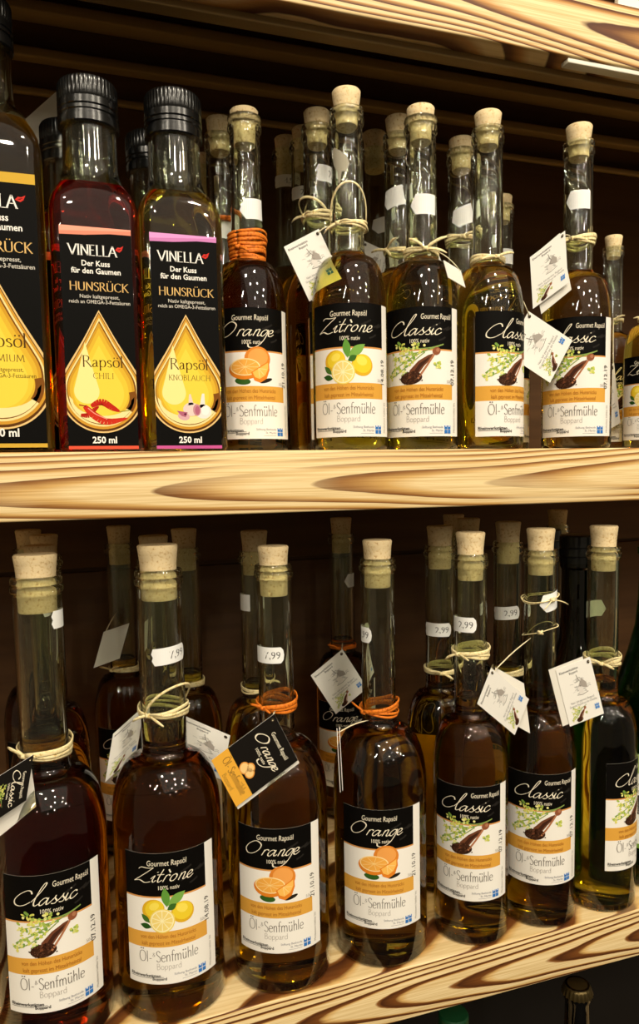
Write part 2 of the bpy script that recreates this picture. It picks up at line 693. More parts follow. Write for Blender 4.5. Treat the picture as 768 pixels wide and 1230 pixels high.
def pen(art, body, x, y, h, col, thick=0.13, thin=0.05, nib=0.0, align='l', track=0.05, serif=0.0, sx=1.0):
    wd = sum(CAPS[UML.get(c, c)][0] + track for c in body) * h * sx
    if align == 'c':
        x -= wd / 2
    elif align == 'r':
        x -= wd
    for ch in body:
        b = UML.get(ch, ch)
        adv, strokes = CAPS[b]
        f = lambda p: (x + p[0] * h * sx, y + p[1] * h)
        for s in strokes:
            pts = [f(p) for p in parse(s)]
            if s[0] == 'l':
                for p, q in zip(pts[:-1], pts[1:]):
                    art.stroke([p, q], thick * h, col, thin * h, nib)
            else:
                art.stroke(pts, thick * h, col, thin * h, nib)
            if serif and s[0] == 'l':
                raw = parse(s)
                for k, p in enumerate(raw):
                    o = raw[1] if k == 0 else raw[k - 1]
                    if (k in (0, len(raw) - 1)) and abs(p[1] - o[1]) > 0.3 and (p[1] in (0, 1, -.3, .6, 1.02)):
                        q = f(p)
                        lo, hi = (-serif, serif) if p[1] in (0, 1, -.3) else (-serif, 0.02)
                        art.stroke([(q[0] + lo * h, q[1]), (q[0] + hi * h, q[1])], thin * h * 1.1, col)
        if b != ch:
            yy = 1.2 if b.isupper() else .84
            for k in (-.13, .13):
                art.ell(x + (adv / 2 - .02 + k) * h * sx, y + yy * h, .065 * h, .065 * h, col, n=8)
        x += (adv + track) * h * sx


SCRIPT = {
    'Classic': ['c1.95,1.75 1.8,2.15 1.35,2.25 .6,1.7 .12,.9 .2,.25 .7,0 1.3,.15 1.9,.6',
                'c2.0,.6 2.7,1.7 3.2,2.7 3.3,3.15 3.1,3.1 2.75,2.3 2.4,1.1 2.28,.3 2.45,0 2.8,.25',
                'c3.75,.85 3.4,1.0 2.98,.62 2.88,.15 3.1,.0 3.5,.45 3.78,.95 3.62,.35 3.68,.02 4.0,.3',
                'c3.95,.25 4.4,.8 4.52,1.1 4.48,.75 4.68,.35 4.5,.02 4.12,.06', 'c4.75,.25 5.2,.8 5.32,1.1 5.28,.75 5.48,.35 5.3,.02 4.92,.06',
                'c5.5,.3 5.8,1.0 5.62,.3 5.72,.0 6.05,.3', 'l5.98,1.5 6.14,1.56', 'c6.85,.82 6.55,1.0 6.15,.62 6.12,.12 6.4,0 6.95,.4'],
    'Zitrone': ['c.45,1.95 .75,2.25 1.5,2.15 2.25,2.22', 'l2.25,2.22 .12,.02', 'c.12,.02 .8,.22 1.5,-.1 2.15,.08',
                'c2.15,.5 2.6,1.0 2.38,.3 2.5,0 2.8,.3', 'l2.78,1.5 2.94,1.56', 'c3.5,1.95 3.15,.9 3.02,.2 3.15,0 3.5,.3', 'l2.85,1.12 3.65,1.16',
                'l3.95,1.0 3.62,0', 'c3.72,.4 4.0,.95 4.25,1.02 4.35,.85', 'l4.1,1.85 4.35,1.35',
                'o4.95,1.02 4.58,.75 4.45,.25 4.68,0 5.05,.3 5.18,.8', 'l5.72,1.0 5.42,0', 'c5.52,.4 5.85,.95 6.12,.98 6.05,.5 5.95,.1 6.1,0 6.4,.3',
                'c6.55,.42 6.95,.6 7.02,.92 6.75,1.0 6.48,.6 6.48,.12 6.78,0 7.2,.38'],
    'Orange': ['o1.35,2.25 .55,1.7 .1,.75 .4,.05 1.1,.1 1.85,.85 2.05,1.75', 'l2.65,1.0 2.35,0', 'c2.45,.4 2.75,.95 3.0,1.02 3.12,.88',
               'c3.95,.85 3.6,1.0 3.2,.62 3.1,.15 3.32,.0 3.7,.45 4.0,.95 3.82,.35 3.88,.02 4.2,.3', 'l4.6,1.0 4.3,0',
               'c4.4,.4 4.72,.95 5.0,.98 4.92,.5 4.82,.1 4.97,0 5.25,.3',
               'c6.1,.85 5.75,1.0 5.35,.62 5.25,.15 5.48,.0 5.85,.45 6.15,1.0 5.9,-.1 5.4,-1.2 4.7,-1.75 4.05,-1.7 3.9,-1.2',
               'c6.3,.42 6.7,.6 6.77,.92 6.5,1.0 6.23,.6 6.23,.12 6.53,0 6.95,.38'],
}


def script(art, word, x, y, ux, uy, col, thick):
    for s in SCRIPT[word]:
        pts = [(x + p[0] * ux, y + p[1] * uy) for p in parse(s)]
        art.stroke([(px_ + .22 * (py_ - y), py_) for px_, py_ in pts], thick, col, thick * 0.42, R_(24))


# pictures on the labels ------------------------------------------------------
def pic_lemon(a, x, y, k):
    Y1, Y2, Y3 = (236, 206, 50), (246, 224, 90), (222, 176, 40)
    P = lambda dx, dy: (x + dx * k, y + dy * k)
    def leaf(p, q, wd, c):
        (ax, ay), (bx, by) = P(*p), P(*q)
        dx, dy = bx - ax, by - ay
        pts = []
        for i in range(9):
            t = i / 8
            pts.append((ax + dx * t - dy * wd * math.sin(PI * t), ay + dy * t + dx * wd * math.sin(PI * t)))
        for i in range(7, 0, -1):
            t = i / 8
            pts.append((ax + dx * t + dy * wd * math.sin(PI * t), ay + dy * t - dx * wd * math.sin(PI * t)))
        a.poly(pts, c)
    a.up(); a.ell(*P(-.38, .12), .40 * k, .36 * k, Y3, 0.5)
    a.up(); a.ell(*P(-.34, .16), .34 * k, .28 * k, Y1, 0.5); a.ell(*P(.62, -.05), .40 * k, .38 * k, Y3, -0.4)
    a.up(); a.ell(*P(.62, 0), .35 * k, .32 * k, Y1, -0.4); a.ell(*P(-.34, .24), .18 * k, .13 * k, Y2, 0.5)
    a.up(); a.ell(*P(.6, .1), .2 * k, .16 * k, Y2, -0.4)
    leaf((-.5, -.35), (-.8, -.05), .22, (70, 110, 40)); leaf((-.45, -.5), (-.85, -.42), .25, (40, 80, 26))
    a.up(); leaf((.1, .2), (.02, .9), .2, (96, 150, 60)); leaf((.12, .25), (.72, .68), .22, (122, 170, 76))
    a.up(); leaf((.1, .1), (.42, .28), .3, (60, 104, 40))
    a.ell(*P(-.08, -.28), .43 * k, .43 * k, (238, 214, 110))
    a.up(); a.ell(*P(-.08, -.28), .39 * k, .39 * k, (250, 240, 190))
    a.up()
    for i in range(10):
        t = 2 * PI * i / 10
        cx, cy_ = P(-.08, -.28)
        tri = [(cx + .04 * k * math.cos(t), cy_ + .04 * k * math.sin(t))] + [(cx + .35 * k * math.cos(t + q), cy_ + .35 * k * math.sin(t + q)) for q in (-.27, -.1, .1, .27)]
        a.poly(tri, (240, 216, 130))


def pic_orange(a, x, y, k):
    P = lambda dx, dy: (x + dx * k, y + dy * k)
    a.up(); a.ell(*P(.28, .3), .5 * k, .45 * k, (222, 134, 48)); a.ell(*P(-.3, -.52), .3 * k, .13 * k, (52, 92, 34), -0.1); a.ell(*P(.6, -.5), .26 * k, .07 * k, (40, 34, 26), 0.3)
    a.up(); a.ell(*P(.3, .36), .38 * k, .32 * k, (238, 164, 84)); a.ell(*P(-.22, -.08), .62 * k, .38 * k, (224, 130, 36))
    a.up(); a.ell(*P(-.2, 0), .58 * k, .32 * k, (250, 222, 160))
    a.up(); a.ell(*P(-.2, 0), .53 * k, .28 * k, (240, 172, 76))
    a.up()
    for i in range(9):
        t = 2 * PI * i / 9
        cx, cy_ = P(-.2, 0)
        a.stroke([(cx, cy_), (cx + .5 * k * math.cos(t), cy_ + .26 * k * math.sin(t))], .018 * k, (248, 212, 140))
    a.up()
    a.poly([P(.02, -.2), P(.72, .25), P(.74, -.1), P(.62, -.42), P(.36, -.58), P(.14, -.5)], (228, 132, 40))
    a.up()
    a.poly([P(.08, -.2), P(.68, .17), P(.68, -.06), P(.56, -.3), P(.34, -.44), P(.16, -.38)], (248, 190, 92))
    a.up()
    for q in ((.5, -.28), (.34, -.38), (.62, -.08)):
        a.stroke([P(.3, -.06), P(*q)], .02 * k, (252, 220, 150))


def pic_seed(a, x, y, k):
    rnd = random.Random(5)
    P = lambda dx, dy: (x + dx * k, y + dy * k)
    a.up()
    stems = [((-.9, -.2), (-.3, .1), (.2, .35), (.95, .62)), ((-.8, .2), (-.3, .3), (.3, .4), (.9, .6)), ((-.5, .55), (0, .48), (.5, .5), (.95, .62)),
             ((-.85, -.35), (-.5, -.2), (-.1, .05), (.3, .35))]
    for s in stems:
        a.stroke(catmull([P(*p) for p in s], 6), .035 * k, (136, 158, 84))
    cols = [(214, 212, 104), (196, 204, 92), (232, 228, 150), (160, 184, 84), (222, 214, 110), (120, 156, 70)]
    for i in range(120):
        if i % 10 == 0:
            a.up()
        s = stems[rnd.randrange(4)]
        q = catmull([P(*p) for p in s], 6)[rnd.randrange(0, 11)]
        a.ell(q[0] + rnd.uniform(-.17, .17) * k, q[1] + rnd.uniform(-.12, .17) * k, rnd.uniform(.03, .07) * k, rnd.uniform(.025, .05) * k, rnd.choice(cols), rnd.uniform(0, 3), 7)
    for i in range(14):
        a.ell(*P(.72 + rnd.uniform(-.1, .1), -.02 + rnd.uniform(-.1, .1)), .05 * k, .04 * k, rnd.choice(cols), 0, 7)
    a.up()
    a.poly([P(-.22, -.45), P(-.16, -.18), P(.12, .1), P(.42, .27), P(.58, .32), P(.52, .16), P(.3, -.06), P(.08, -.35)], (112, 66, 44))
    a.ell(*P(.7, .4), .14 * k, .12 * k, (142, 84, 56), 0.5)
    a.ell(*P(-.12, -.42), .36 * k, .2 * k, (58, 34, 22), .1)
    a.up()
    a.poly([P(-.1, -.32), P(.16, .03), P(.48, .23), P(.42, .12), P(.2, -.1), P(.04, -.36)], (66, 38, 26))
    a.stroke([P(.1, -.45), P(.35, -.1), P(.62, .3)], .06 * k, (176, 116, 80))
    a.ell(*P(.74, .43), .06 * k, .06 * k, (176, 118, 86), 0.5, 10)
    for i in range(70):
        if i % 12 == 0:
            a.up()
        t, r = rnd.uniform(0, 2 * PI), rnd.uniform(.3, 1.08)
        a.ell(*P(-.12 + .37 * r * math.cos(t), -.42 + .2 * r * math.sin(t)), .022 * k, .022 * k, rnd.choice([(44, 25, 16), (78, 48, 32), (92, 60, 42)]), 0, 6)


def blue_mark(a, x, y, s, c=(54, 120, 196)):
    for i in (0, 1):
        for j in (0, 1):
            a.rect(x + i * s * .54, y + j * s * .54, x + i * s * .54 + s * .46, y + j * s * .54 + s * .46, c)
    a.up()
    for i in (0, 1):
        a.ell(x + s * (.23 + .54 * i), y + s * .92, s * .11, s * .11, (236, 238, 240), n=8)


WHITE = (242, 238, 230)
INK = (40, 34, 30)
BLACK = (11, 9, 7)
AMBER = (222, 164, 68)
LW, LS, LH = 0.0565, 0.0075, 0.0895       # printed part, date strip, height


def oil_label(word, h=LH, strip=True):
    a = Art()
    x0, x1 = -(LW + LS) / 2, (LW + LS) / 2
    xb = x1 - LS
    Y = lambda f: h * (1 - f)
    cx = (x0 + xb) / 2
    a.rect(x0, 0, x1, h, WHITE)
    a.up()
    a.rect(x0, Y(.325), xb, h, BLACK)
    a.rect(x0, Y(.715), xb, Y(.595), AMBER)
    a.rect(x0, Y(.337), xb, Y(.325), (214, 150, 84))
    rnd = random.Random(3)
    a.up()
    for i in range(7):
        px, py = xb - .011 + rnd.uniform(-.008, .008), Y(.16) + rnd.uniform(-.009, .009)
        a.stroke([(px - .003, py - .001), (px, py), (px + .0025, py + .0015)], .0012, (36, 33, 30))
    a.up()
    cream = (238, 228, 206)
    a.text('Gourmet Rapsöl', cx + .0015 if word != 'Classic' else cx + .0265, Y(.095), .0054, cream, 'c' if word != 'Classic' else 'r', 0.0, 0.1, 0.72 if word != 'Classic' else .64)
    a.up()
    wl = {'Classic': 7.0, 'Zitrone': 7.2, 'Orange': 6.95}[word]
    ux = .0400 / wl
    script(a, word, cx - .0215, Y(.215), ux, .0044, cream, .00098)
    a.up()
    a.text('100% nativ', cx + .0025, Y(.276), .0041, cream, 'c', 0.0, 0, 0.8)
    pic = {'Classic': pic_seed, 'Zitrone': pic_lemon, 'Orange': pic_orange}[word]
    if word == 'Classic':
        pic(a, cx - .001, Y(.44), .0222)
    elif word == 'Zitrone':
        pic(a, cx - .001, Y(.452), .0192)
    else:
        pic(a, cx + .001, Y(.45), .0185)
    a.up()
    br = (172, 112, 42)
    a.text('von den Höhen des Hunsrücks', cx + .001, Y(.646), .0040, br, 'c', 0.0, 0, 0.74)
    a.text('kalt gepresst im Mittelrheintal', cx + .001, Y(.697), .0040, br, 'c', 0.0, 0, 0.74)
    a.text('50cl', xb - .0008, Y(.585), .003, (170, 165, 160), 'r')
    g = (104, 96, 90)
    pen(a, 'Öl-', cx - .0192, Y(.825), .0074, g, .06, .045, 0.3, track=.05, sx=.78)
    pen(a, '&', cx - .0097, Y(.785), .0026, g, .08, .06)
    pen(a, 'Senfmühle', cx - .0075, Y(.825), .0074, g, .06, .045, 0.3, track=.03, sx=.76)
    pen(a, 'Boppard', cx + .001, Y(.885), .0040, (158, 150, 144), .065, .05, 0.3, 'c', .04)
    a.text('Rheinwerkstätten', x0 + .0022, Y(.945), .0030, INK, 'l', 0.02)
    a.text('Boppard', x0 + .0180, Y(.968), .0028, INK, 'l', 0.02)
    a.stroke([(x0 + .0022, Y(.953)), (x0 + .0175, Y(.953))], .00025, INK)
    a.stroke([(x0 + .0175, Y(.945)), (x0 + .0255, Y(.945))], .00025, INK)
    gg = (140, 140, 150)
    a.text('Stiftung Bethesda', xb - .0090, Y(.935), .0022, gg, 'r')
    a.text('St. Martin', xb - .0090, Y(.962), .0022, gg, 'r')
    a.stroke([(xb - .019, Y(.975)), (xb - .0090, Y(.975))], .0002, gg)
    a.up()
    blue_mark(a, xb - .0078, Y(.978), .0056)
    # use-by date printed up the strip
    a.text({'Classic': '07.12.19', 'Zitrone': '14.08.19', 'Orange': '21.10.19'}[word], xb + .0018, Y(.60), .0052, (50, 46, 44), 'l', 0.0, 0, 1.0, PI / 2)
    a.text('Mindestens haltbar bis', xb + .0028, Y(.97), .0026, (150, 146, 140), 'l', 0, 0, 0.9, PI / 2)
    return a, [(x0, 0, x1, h, (226, 222, 212))]


def drop_pts(w, h, cx, yb, n=36):
    """teardrop: a cone tangent to a ball, apex up, flanks a little hollow"""
    r = w
    d = h - r
    al = math.asin(min(.95, r / d))
    out = [(cx + r * math.cos(t), yb + r + r * math.sin(t)) for t in (PI - al + (PI + 2 * al) * i / n for i in range(n + 1))]
    x1, y1 = out[-1]
    xa, ya = cx, yb + h
    right = []
    for i in range(1, 9):
        q = i / 8
        k = 1 - .10 * math.sin(PI * q) * q
        right.append((cx + (x1 - cx) * (1 - q) * k, y1 + (ya - y1) * q))
    left = [(2 * cx - px, py) for px, py in right[:-1]][::-1]
    return out + right + left


def pic_chili(a, x, y, k):
    P = lambda dx, dy: (x + dx * k, y + dy * k)
    def pod(pts, wd, c):
        q = catmull([P(*p) for p in pts], 5)
        n = len(q)
        for i in range(n - 1):
            t0, t1 = i / (n - 1), (i + 1) / (n - 1)
            w0, w1 = (wd * k * math.sin(PI * min(1, .12 + .88 * t)) ** .7 for t in (t0, t1))
            dx, dy = q[i + 1][0] - q[i][0], q[i + 1][1] - q[i][1]
            d = math.hypot(dx, dy) or 1
            nx, ny = -dy / d, dx / d
            a.tri([(q[i][0] - nx * w0, q[i][1] - ny * w0), (q[i + 1][0] - nx * w1, q[i + 1][1] - ny * w1), (q[i + 1][0] + nx * w1, q[i + 1][1] + ny * w1), (q[i][0] + nx * w0, q[i][1] + ny * w0)], c)
    a.up(); pod([(-.5, .25), (-.1, .42), (.3, .2), (.6, .05)], .13, (190, 40, 26)); pod([(-.9, -.1), (-.6, -.1), (-.4, .1), (-.2, .25)], .1, (176, 34, 22))
    a.up(); pod([(-.75, .25), (-.4, -.1), (.1, -.35), (.9, -.2)], .15, (202, 50, 32)); a.stroke([P(-.95, .3), P(-.7, .25)], .05 * k, (160, 60, 30)); a.stroke([P(.6, .05), P(.95, .1)], .04 * k, (150, 150, 60))
    a.up(); a.stroke(catmull([P(-.62, .18), P(-.35, -.05), P(.1, -.25)], 4), .04 * k, (240, 150, 130))


def pic_garlic(a, x, y, k):
    P = lambda dx, dy: (x + dx * k, y + dy * k)
    W1, W2, PK = (226, 206, 200), (240, 228, 222), (176, 100, 126)
    a.up(); a.ell(*P(-.1, .05), .42 * k, .34 * k, W1); a.poly([P(-.25, .25), P(-.2, .8), P(-.12, .82), P(.02, .3)], W1)
    a.poly([P(.3, .1), P(.46, .85), P(.58, .85), P(.6, .2)], W2); a.ell(*P(.5, -.05), .42 * k, .36 * k, W2)
    a.up(); a.ell(*P(.18, .02), .2 * k, .3 * k, (196, 140, 150)); a.ell(*P(-.5, -.3), .3 * k, .2 * k, (214, 170, 178), -.2)
    a.up(); a.ell(*P(.2, 0), .12 * k, .22 * k, PK); a.poly([P(-.85, -.02), P(-.3, -.1), P(-.4, -.35), P(-.62, -.28)], PK)
    a.up(); a.ell(*P(.6, 0), .2 * k, .24 * k, (248, 240, 236)); a.ell(*P(-.42, -.2), .07 * k, .06 * k, (104, 40, 66), n=10)


def rape_label(kind, w, h):
    """w, h: size; the layout is the small bottle's, stretched"""
    a = Art()
    sx, sy = w / .0415, h / .1325
    px = .000493
    X = lambda p: (p) * px * sx
    Y = lambda p: (541 - p) * px * sy
    stripe = {'CHILI': (214, 84, 62), 'KNOBLAUCH': (190, 84, 150), 'PREMIUM': (206, 166, 60)}[kind]
    top = {'CHILI': (232, 140, 116), 'KNOBLAUCH': (206, 130, 190), 'PREMIUM': (206, 166, 60)}[kind]
    hw = w / 2
    a.rect(-hw, 0, hw, h, (9, 8, 7))
    a.up()
    a.rect(-hw, 0, hw, Y(537.0) if kind != 'PREMIUM' else Y(535), stripe)
    if kind == 'PREMIUM':
        a.rect(-hw, 0, hw, Y(539), (9, 8, 7))
        a.rect(-hw, Y(282), hw, h, top)
    else:
        a.poly([(-hw, Y(283)), (-hw * .3, Y(282)), (hw * .4, Y(279)), (hw, Y(279)), (hw, h), (-hw, h)], top)
    a.up()
    if kind != 'PREMIUM':
        a.poly([(-hw, Y(279)), (-hw * .2, Y(277)), (hw, Y(274)), (hw, h), (-hw, h)], tuple(min(255, c + 26) for c in top))
    wt = (242, 238, 232)
    s = sy
    pen(a, 'VINELLA', X(-4), Y(306), .0061 * s, wt, .15, .055, 0.05, 'c', .04, .1, .98 * sx / s)
    # small red lips after the name
    lx, ly = X(27.5), Y(297)
    a.poly([(lx - X(5), ly - .0004), (lx - X(2), ly + .0014), (lx + X(1), ly + .0012), (lx + X(5), ly + .0024), (lx + X(3), ly - .0004), (lx, ly - .0016)], (206, 52, 44))
    a.up(); a.poly([(lx - X(3), ly - .0001), (lx + X(3), ly + .0009), (lx, ly - .0002)], (70, 14, 12))
    a.text('Der Kuss', X(-1), Y(318.5), .0046 * s, wt, 'c', .02, 0, .95 * sx / s)
    a.text('für den Gaumen', X(-1), Y(327.5), .0046 * s, wt, 'c', .02, 0, .95 * sx / s)
    gold = (222, 182, 116)
    pen(a, 'HUNSRÜCK', X(2), Y(348), .0049 * s, gold, .14, .055, 0.05, 'c', .06, .1, 1.08 * sx / s)
    a.text('Nativ kaltgepresst,', X(2), Y(357), .0031 * s, (206, 200, 190), 'c', .008, 0, 1.0 * sx / s)
    a.text('reich an OMEGA-3-Fettsäuren', X(2), Y(363.5), .0031 * s, (206, 200, 190), 'c', .008, 0, .93 * sx / s)
    # golden drop
    a.clip = (-hw, hw)
    T, B = 371, 521
    H = (B - T) * px * sy
    yb = Y(B)
    W = X(50)
    for k, (sc, dx, dy, col) in enumerate([
            (1.0, 0, 0, (228, 192, 128)), (.955, 0, .02, (92, 56, 20)), (.925, 0, .05, (206, 150, 52)), (.87, .0, .085, (240, 218, 150)), (.83, 0, .11, (120, 74, 22)),
            (.80, -.01, .135, (204, 152, 44)), (.74, -.015, .165, (220, 178, 54)), (.66, -.02, .195, (230, 198, 62)), (.56, -.03, .225, (238, 210, 74))]):
        a.up()
        a.poly(drop_pts(W * sc, H * (sc + .015 if k else 1), dx * W, yb + dy * H * .62), col)
    a.up()
    a.poly([(x, y) for x, y in drop_pts(W * .30, H * .50, -W * .36, yb + H * .24)], (244, 230, 150))
    # pale crescent at the foot, dark one at the right
    a.up()
    cyb = yb + H * .30
    pale = [(W * .78 * math.cos(t), cyb + H * .225 * math.sin(t) * 1.0) for t in [PI + PI * i / 16 for i in range(17)]]
    pale += [(W * .70 * math.cos(t), cyb - H * .03 + H * .13 * math.sin(t)) for t in [2 * PI - PI * i / 16 for i in range(17)]]
    a.poly(pale, (240, 224, 160))
    dk = [(W * .84 * math.cos(t), cyb + H * .20 * math.sin(t) * 1.2) for t in [-.55 + .75 * i / 10 for i in range(11)]]
    dk += [(W * .66 * math.cos(t), cyb + H * .15 * math.sin(t) * 1.2) for t in [.2 - .75 * i / 10 for i in range(11)]]
    a.poly(dk, (126, 76, 26))
    a.up()
    a.clip = None
    brn = (84, 58, 22)
    pen(a, 'Rapsöl', X(3), Y(440), .0066 * s, brn, .12, .045, 0.05, 'c', .05, .08, 1.12 * sx / s)
    pen(a, kind, X(3), Y(454), .0033 * s, (128, 100, 44), .12, .06, 0.05, 'c', .1, .1, (1.15 if kind != 'KNOBLAUCH' else 1.05) * sx / s)
    if kind == 'CHILI':
        pic_chili(a, X(2), Y(496), .0155)
    elif kind == 'KNOBLAUCH':
        pic_garlic(a, X(6), Y(492), .0125)
    else:
        a.text('Nativ kaltgepresst,', X(2), Y(464), .0030 * s, brn, 'c', .0, 0, .9)
        a.text('reich an OMEGA-3-Fettsäuren', X(2), Y(470), .0030 * s, brn, 'c', .0, 0, .85)
    a.up()
    a.text('500 ml' if kind == 'PREMIUM' else '250 ml', X(1), Y(533.5 if kind != 'PREMIUM' else 528), .0056 * s, wt, 'c', .025, 0, .95 * sx / s)
    return a, [(-hw, 0, hw, h, (226, 222, 212))]


def sticker_art(price, wd=.025, ht=.0115, roll=0.0):
    a = Art()
    if price:
        pts = [(-wd / 2, -ht / 2), (wd / 2 - .0025, -ht / 2), (wd / 2 - .0006, -ht / 2 + .0022), (wd / 2, 0), (wd / 2 - .0006, ht / 2 - .0022), (wd / 2 - .0025, ht / 2),
               (-wd / 2, ht / 2), (-wd / 2 - .0016, ht / 5), (-wd / 2 - .0006, 0), (-wd / 2 - .0016, -ht / 5)]
    else:
        wd, ht = wd * .86, ht * 1.2
        pts = [(-wd / 2, -.0004), (-wd / 2 + .0042, ht / 2), (wd / 2, ht / 2), (wd / 2, -ht / 2), (-wd / 2 + .0040, -ht / 2)]
    c, d = math.cos(R_(roll)), math.sin(R_(roll))
    rot = lambda q: (q[0] * c - q[1] * d, q[0] * d + q[1] * c)
    a.poly([rot(q) for q in pts], (240, 240, 238))
    a.up()
    if price:
        x, y = rot((wd / 2 - .0028, -.0024))
        a.text(price, x, y, .0074, (84, 82, 82), 'r', 0.0, 0, 0.95, R_(roll))
    return a, []


def tag_white(w_, h_, pic='Classic'):
    """front of the folded hang card; origin top left, y down is negative"""
    a = Art()
    a.rect(0, -h_, w_, 0, (240, 237, 230))
    a.up()
    a.text('Rheinwerkstätten', .0022, -.0046, .0026, INK, 'l', 0.015)
    a.text('Boppard', .0112, -.0070, .0024, INK, 'l', 0.015)
    # pencil drawing of the mill
    rnd = random.Random(2)
    cx, cy_ = w_ * .56, -h_ * .40
    for i in range(46):
        px, py = cx + rnd.gauss(0, .10) * w_, cy_ + rnd.gauss(0, .07) * h_
        g = rnd.randrange(150, 215)
        a.stroke([(px - .0016, py + rnd.uniform(-.001, .001)), (px, py + .0004), (px + .0016, py + rnd.uniform(-.001, .001))], .0004, (g, g - 3, g - 8))
        if i % 8 == 0:
            a.up()
    a.up()
    pk = (118, 112, 106)
    a.stroke([(cx - .002, cy_ + h_ * .2), (cx - .001, cy_ + h_ * .12), (cx + .001, cy_ + .002)], .0005, pk)
    a.poly([(cx - .002, cy_), (cx + .002, cy_ + .005), (cx + .006, cy_ + .001), (cx + .006, cy_ - .003), (cx + .003, cy_ - .002)], (168, 160, 152))
    a.poly([(cx - .003, cy_ - .001), (cx, cy_ + .001), (cx + .002, cy_ - .002), (cx + .0015, cy_ - .006), (cx - .0025, cy_ - .006)], (226, 221, 214))
    a.stroke([(cx - .005, cy_ - .006), (cx, cy_ - .0068), (cx + .006, cy_ - .0058)], .0004, pk)
    for k in (0, 1):
        a.text('Gourmet Rapsöl aus der Ölmühle' if k else 'Nativ, kalt gepresst, Boppard', w_ * .52, -h_ * (.66 + .055 * k), .0023, (128, 128, 128), 'c', 0, 0, .85)
    a.up()
    pic_seed(a, w_ * .36, -h_ * .86, .0085)
    a.up()
    blue_mark(a, w_ - .0064, -h_ + .0055, .0040, (74, 134, 206))
    a.up()
    a.ell(w_ - .0028, -.0028, .0013, .0013, (60, 50, 40), n=10)
    return a


def tag_black(w_, h_, word):
    """inner side: black with the name along it and an orange foot"""
    a = Art()
    a.rect(0, -h_, w_, 0, (24, 21, 18))
    a.up()
    a.rect(0, -h_, w_, -h_ * .74, (232, 172, 62) if word == 'Orange' else (240, 237, 230))
    a.up()
    cream = (232, 222, 200)
    a.text('Gourmet Rapsöl', w_ * .56, -.0080, .0043, cream, 'c', .01, .1, .75)
    script(a, word, w_ * .10, -.0185, w_ * .8 / 7.0, .0036, cream, .0012)
    a.text('100% nativ', w_ * .5, -.0222, .0030, cream, 'c', .01)
    a.up()
    if word == 'Orange':
        for dx, dy, r in ((-.002, -.0005, .0042), (.0028, .001, .0040), (.0005, .003, .0036)):
            a.ell(w_ * .55 + dx, -h_ * .66 + dy, r, r * .9, (222, 150, 70))
        a.up()
        for dx, dy, r in ((-.002, -.0005, .0034), (.0028, .001, .0031), (.0005, .003, .0027)):
            a.ell(w_ * .55 + dx, -h_ * .66 + dy, r, r * .9, (246, 204, 134))
    else:
        pic_seed(a, w_ * .5, -h_ * .62, .011)
    a.up()
    g = (120, 84, 40) if word == 'Orange' else (90, 84, 80)
    pen(a, 'Öl-', w_ * .12, -h_ * .88, .0054, g, .09, .07, .3, sx=.8)
    pen(a, 'Senfmühle', w_ * .34, -h_ * .88, .0054, g, .09, .07, .3, sx=.72)
    pen(a, 'Boppard', w_ * .52, -h_ * .97, .003, g, .09, .07, .3, 'c')
    a.ell(.0028, -.0028, .0012, .0012, (70, 60, 46), n=10)
    return a


# ------------------------------------------------------------------ bottle shapes
def dome(R, z0, rn, z1, n=9, e=1.0):
    """shoulder from body radius R at z0 to neck radius rn at z1"""
    out = []
    rf = rn + 0.0035
    zq = z1 - 0.005
    for i in range(n + 1):
        t = PI / 2 * i / n
        k = (R - rf)
        out.append((rf + k * math.cos(t) ** e, z0 + (zq - z0) * math.sin(t)))
    out[-1] = (rf + .0006, zq - .0004)
    out += [(rn + .0018, zq + .0010), (rn + .0007, zq + .0028), (rn, z1)]
    return out


def oil_bottle_shape(R, zb, rn, zn, rt_, zl, zt, rl, wall, zoil, lipring):
    """round bottle: outer skin, over the lip, down the bore to the oil"""
    o = [(0, .0035), (R * .55, .0025), (R - .007, .0002), (R - .004, 0), (R - .0012, .0010), (R, .0035), (R, zb * .5)]
    sh = dome(R, zb, rn, zn)
    o += sh
    o += [(rn - .0001, zn + (zl - zn) * .5), (rt_, zl - .006)]
    if lipring:
        o += [(rt_ + .0003, zl - .0045), (rl - .0004, zl - .003), (rl, zl - .0018), (rl, zl), (rl - .0003, zl + .001), (rl - .0012, zl + .0018), (rl - .0006, zl + .0028), (rl - .0007, zt - .0012), (rl - .0016, zt)]
    else:
        o += [(rl - .0003, zl - .004), (rl, zl - .002), (rl - .0003, zl + .0003), (rt_ + .0003, zl + .0014), (rl - .0002, zt - .0018), (rl - .0006, zt)]
    ri = rn - wall
    inn = [(rt_ - wall + .0004, zt), (rt_ - wall, zt - .002), (ri, zn + .01)]

    def bore(z):
        """bore radius at height z"""
        if z >= zn:
            return ri
        pts = sorted([(b, a) for a, b in sh])
        for (z0, a0), (z1, a1) in zip(pts[:-1], pts[1:]):
            if z0 <= z <= z1:
                return a0 + (a1 - a0) * (z - z0) / max(z1 - z0, 1e-9) - wall
        return R - wall
    zs = [z for z in (zn + .004, zn - .0005, zn - .003, zn - .0055, zn - .009) if z > zoil + .0003]
    inn += [(bore(z), z) for z in zs]
    re_ = bore(zoil)
    inn += [(re_, zoil + .0004), (re_ - .0006, zoil), (0, zoil)]
    # the oil itself, a hair inside the skin
    ol = [(0, .0075), (R - wall - .004, .0065), (R - wall, .0095), (R - wall, zb)]
    ol += [(max(r - wall, .002), z - .0004) for r, z in sh if z < zoil - .0012]
    ol += [(re_ - .0002, zoil - .0003), (0, zoil - .0002)]
    return o + inn, ol


SHAPES = {}


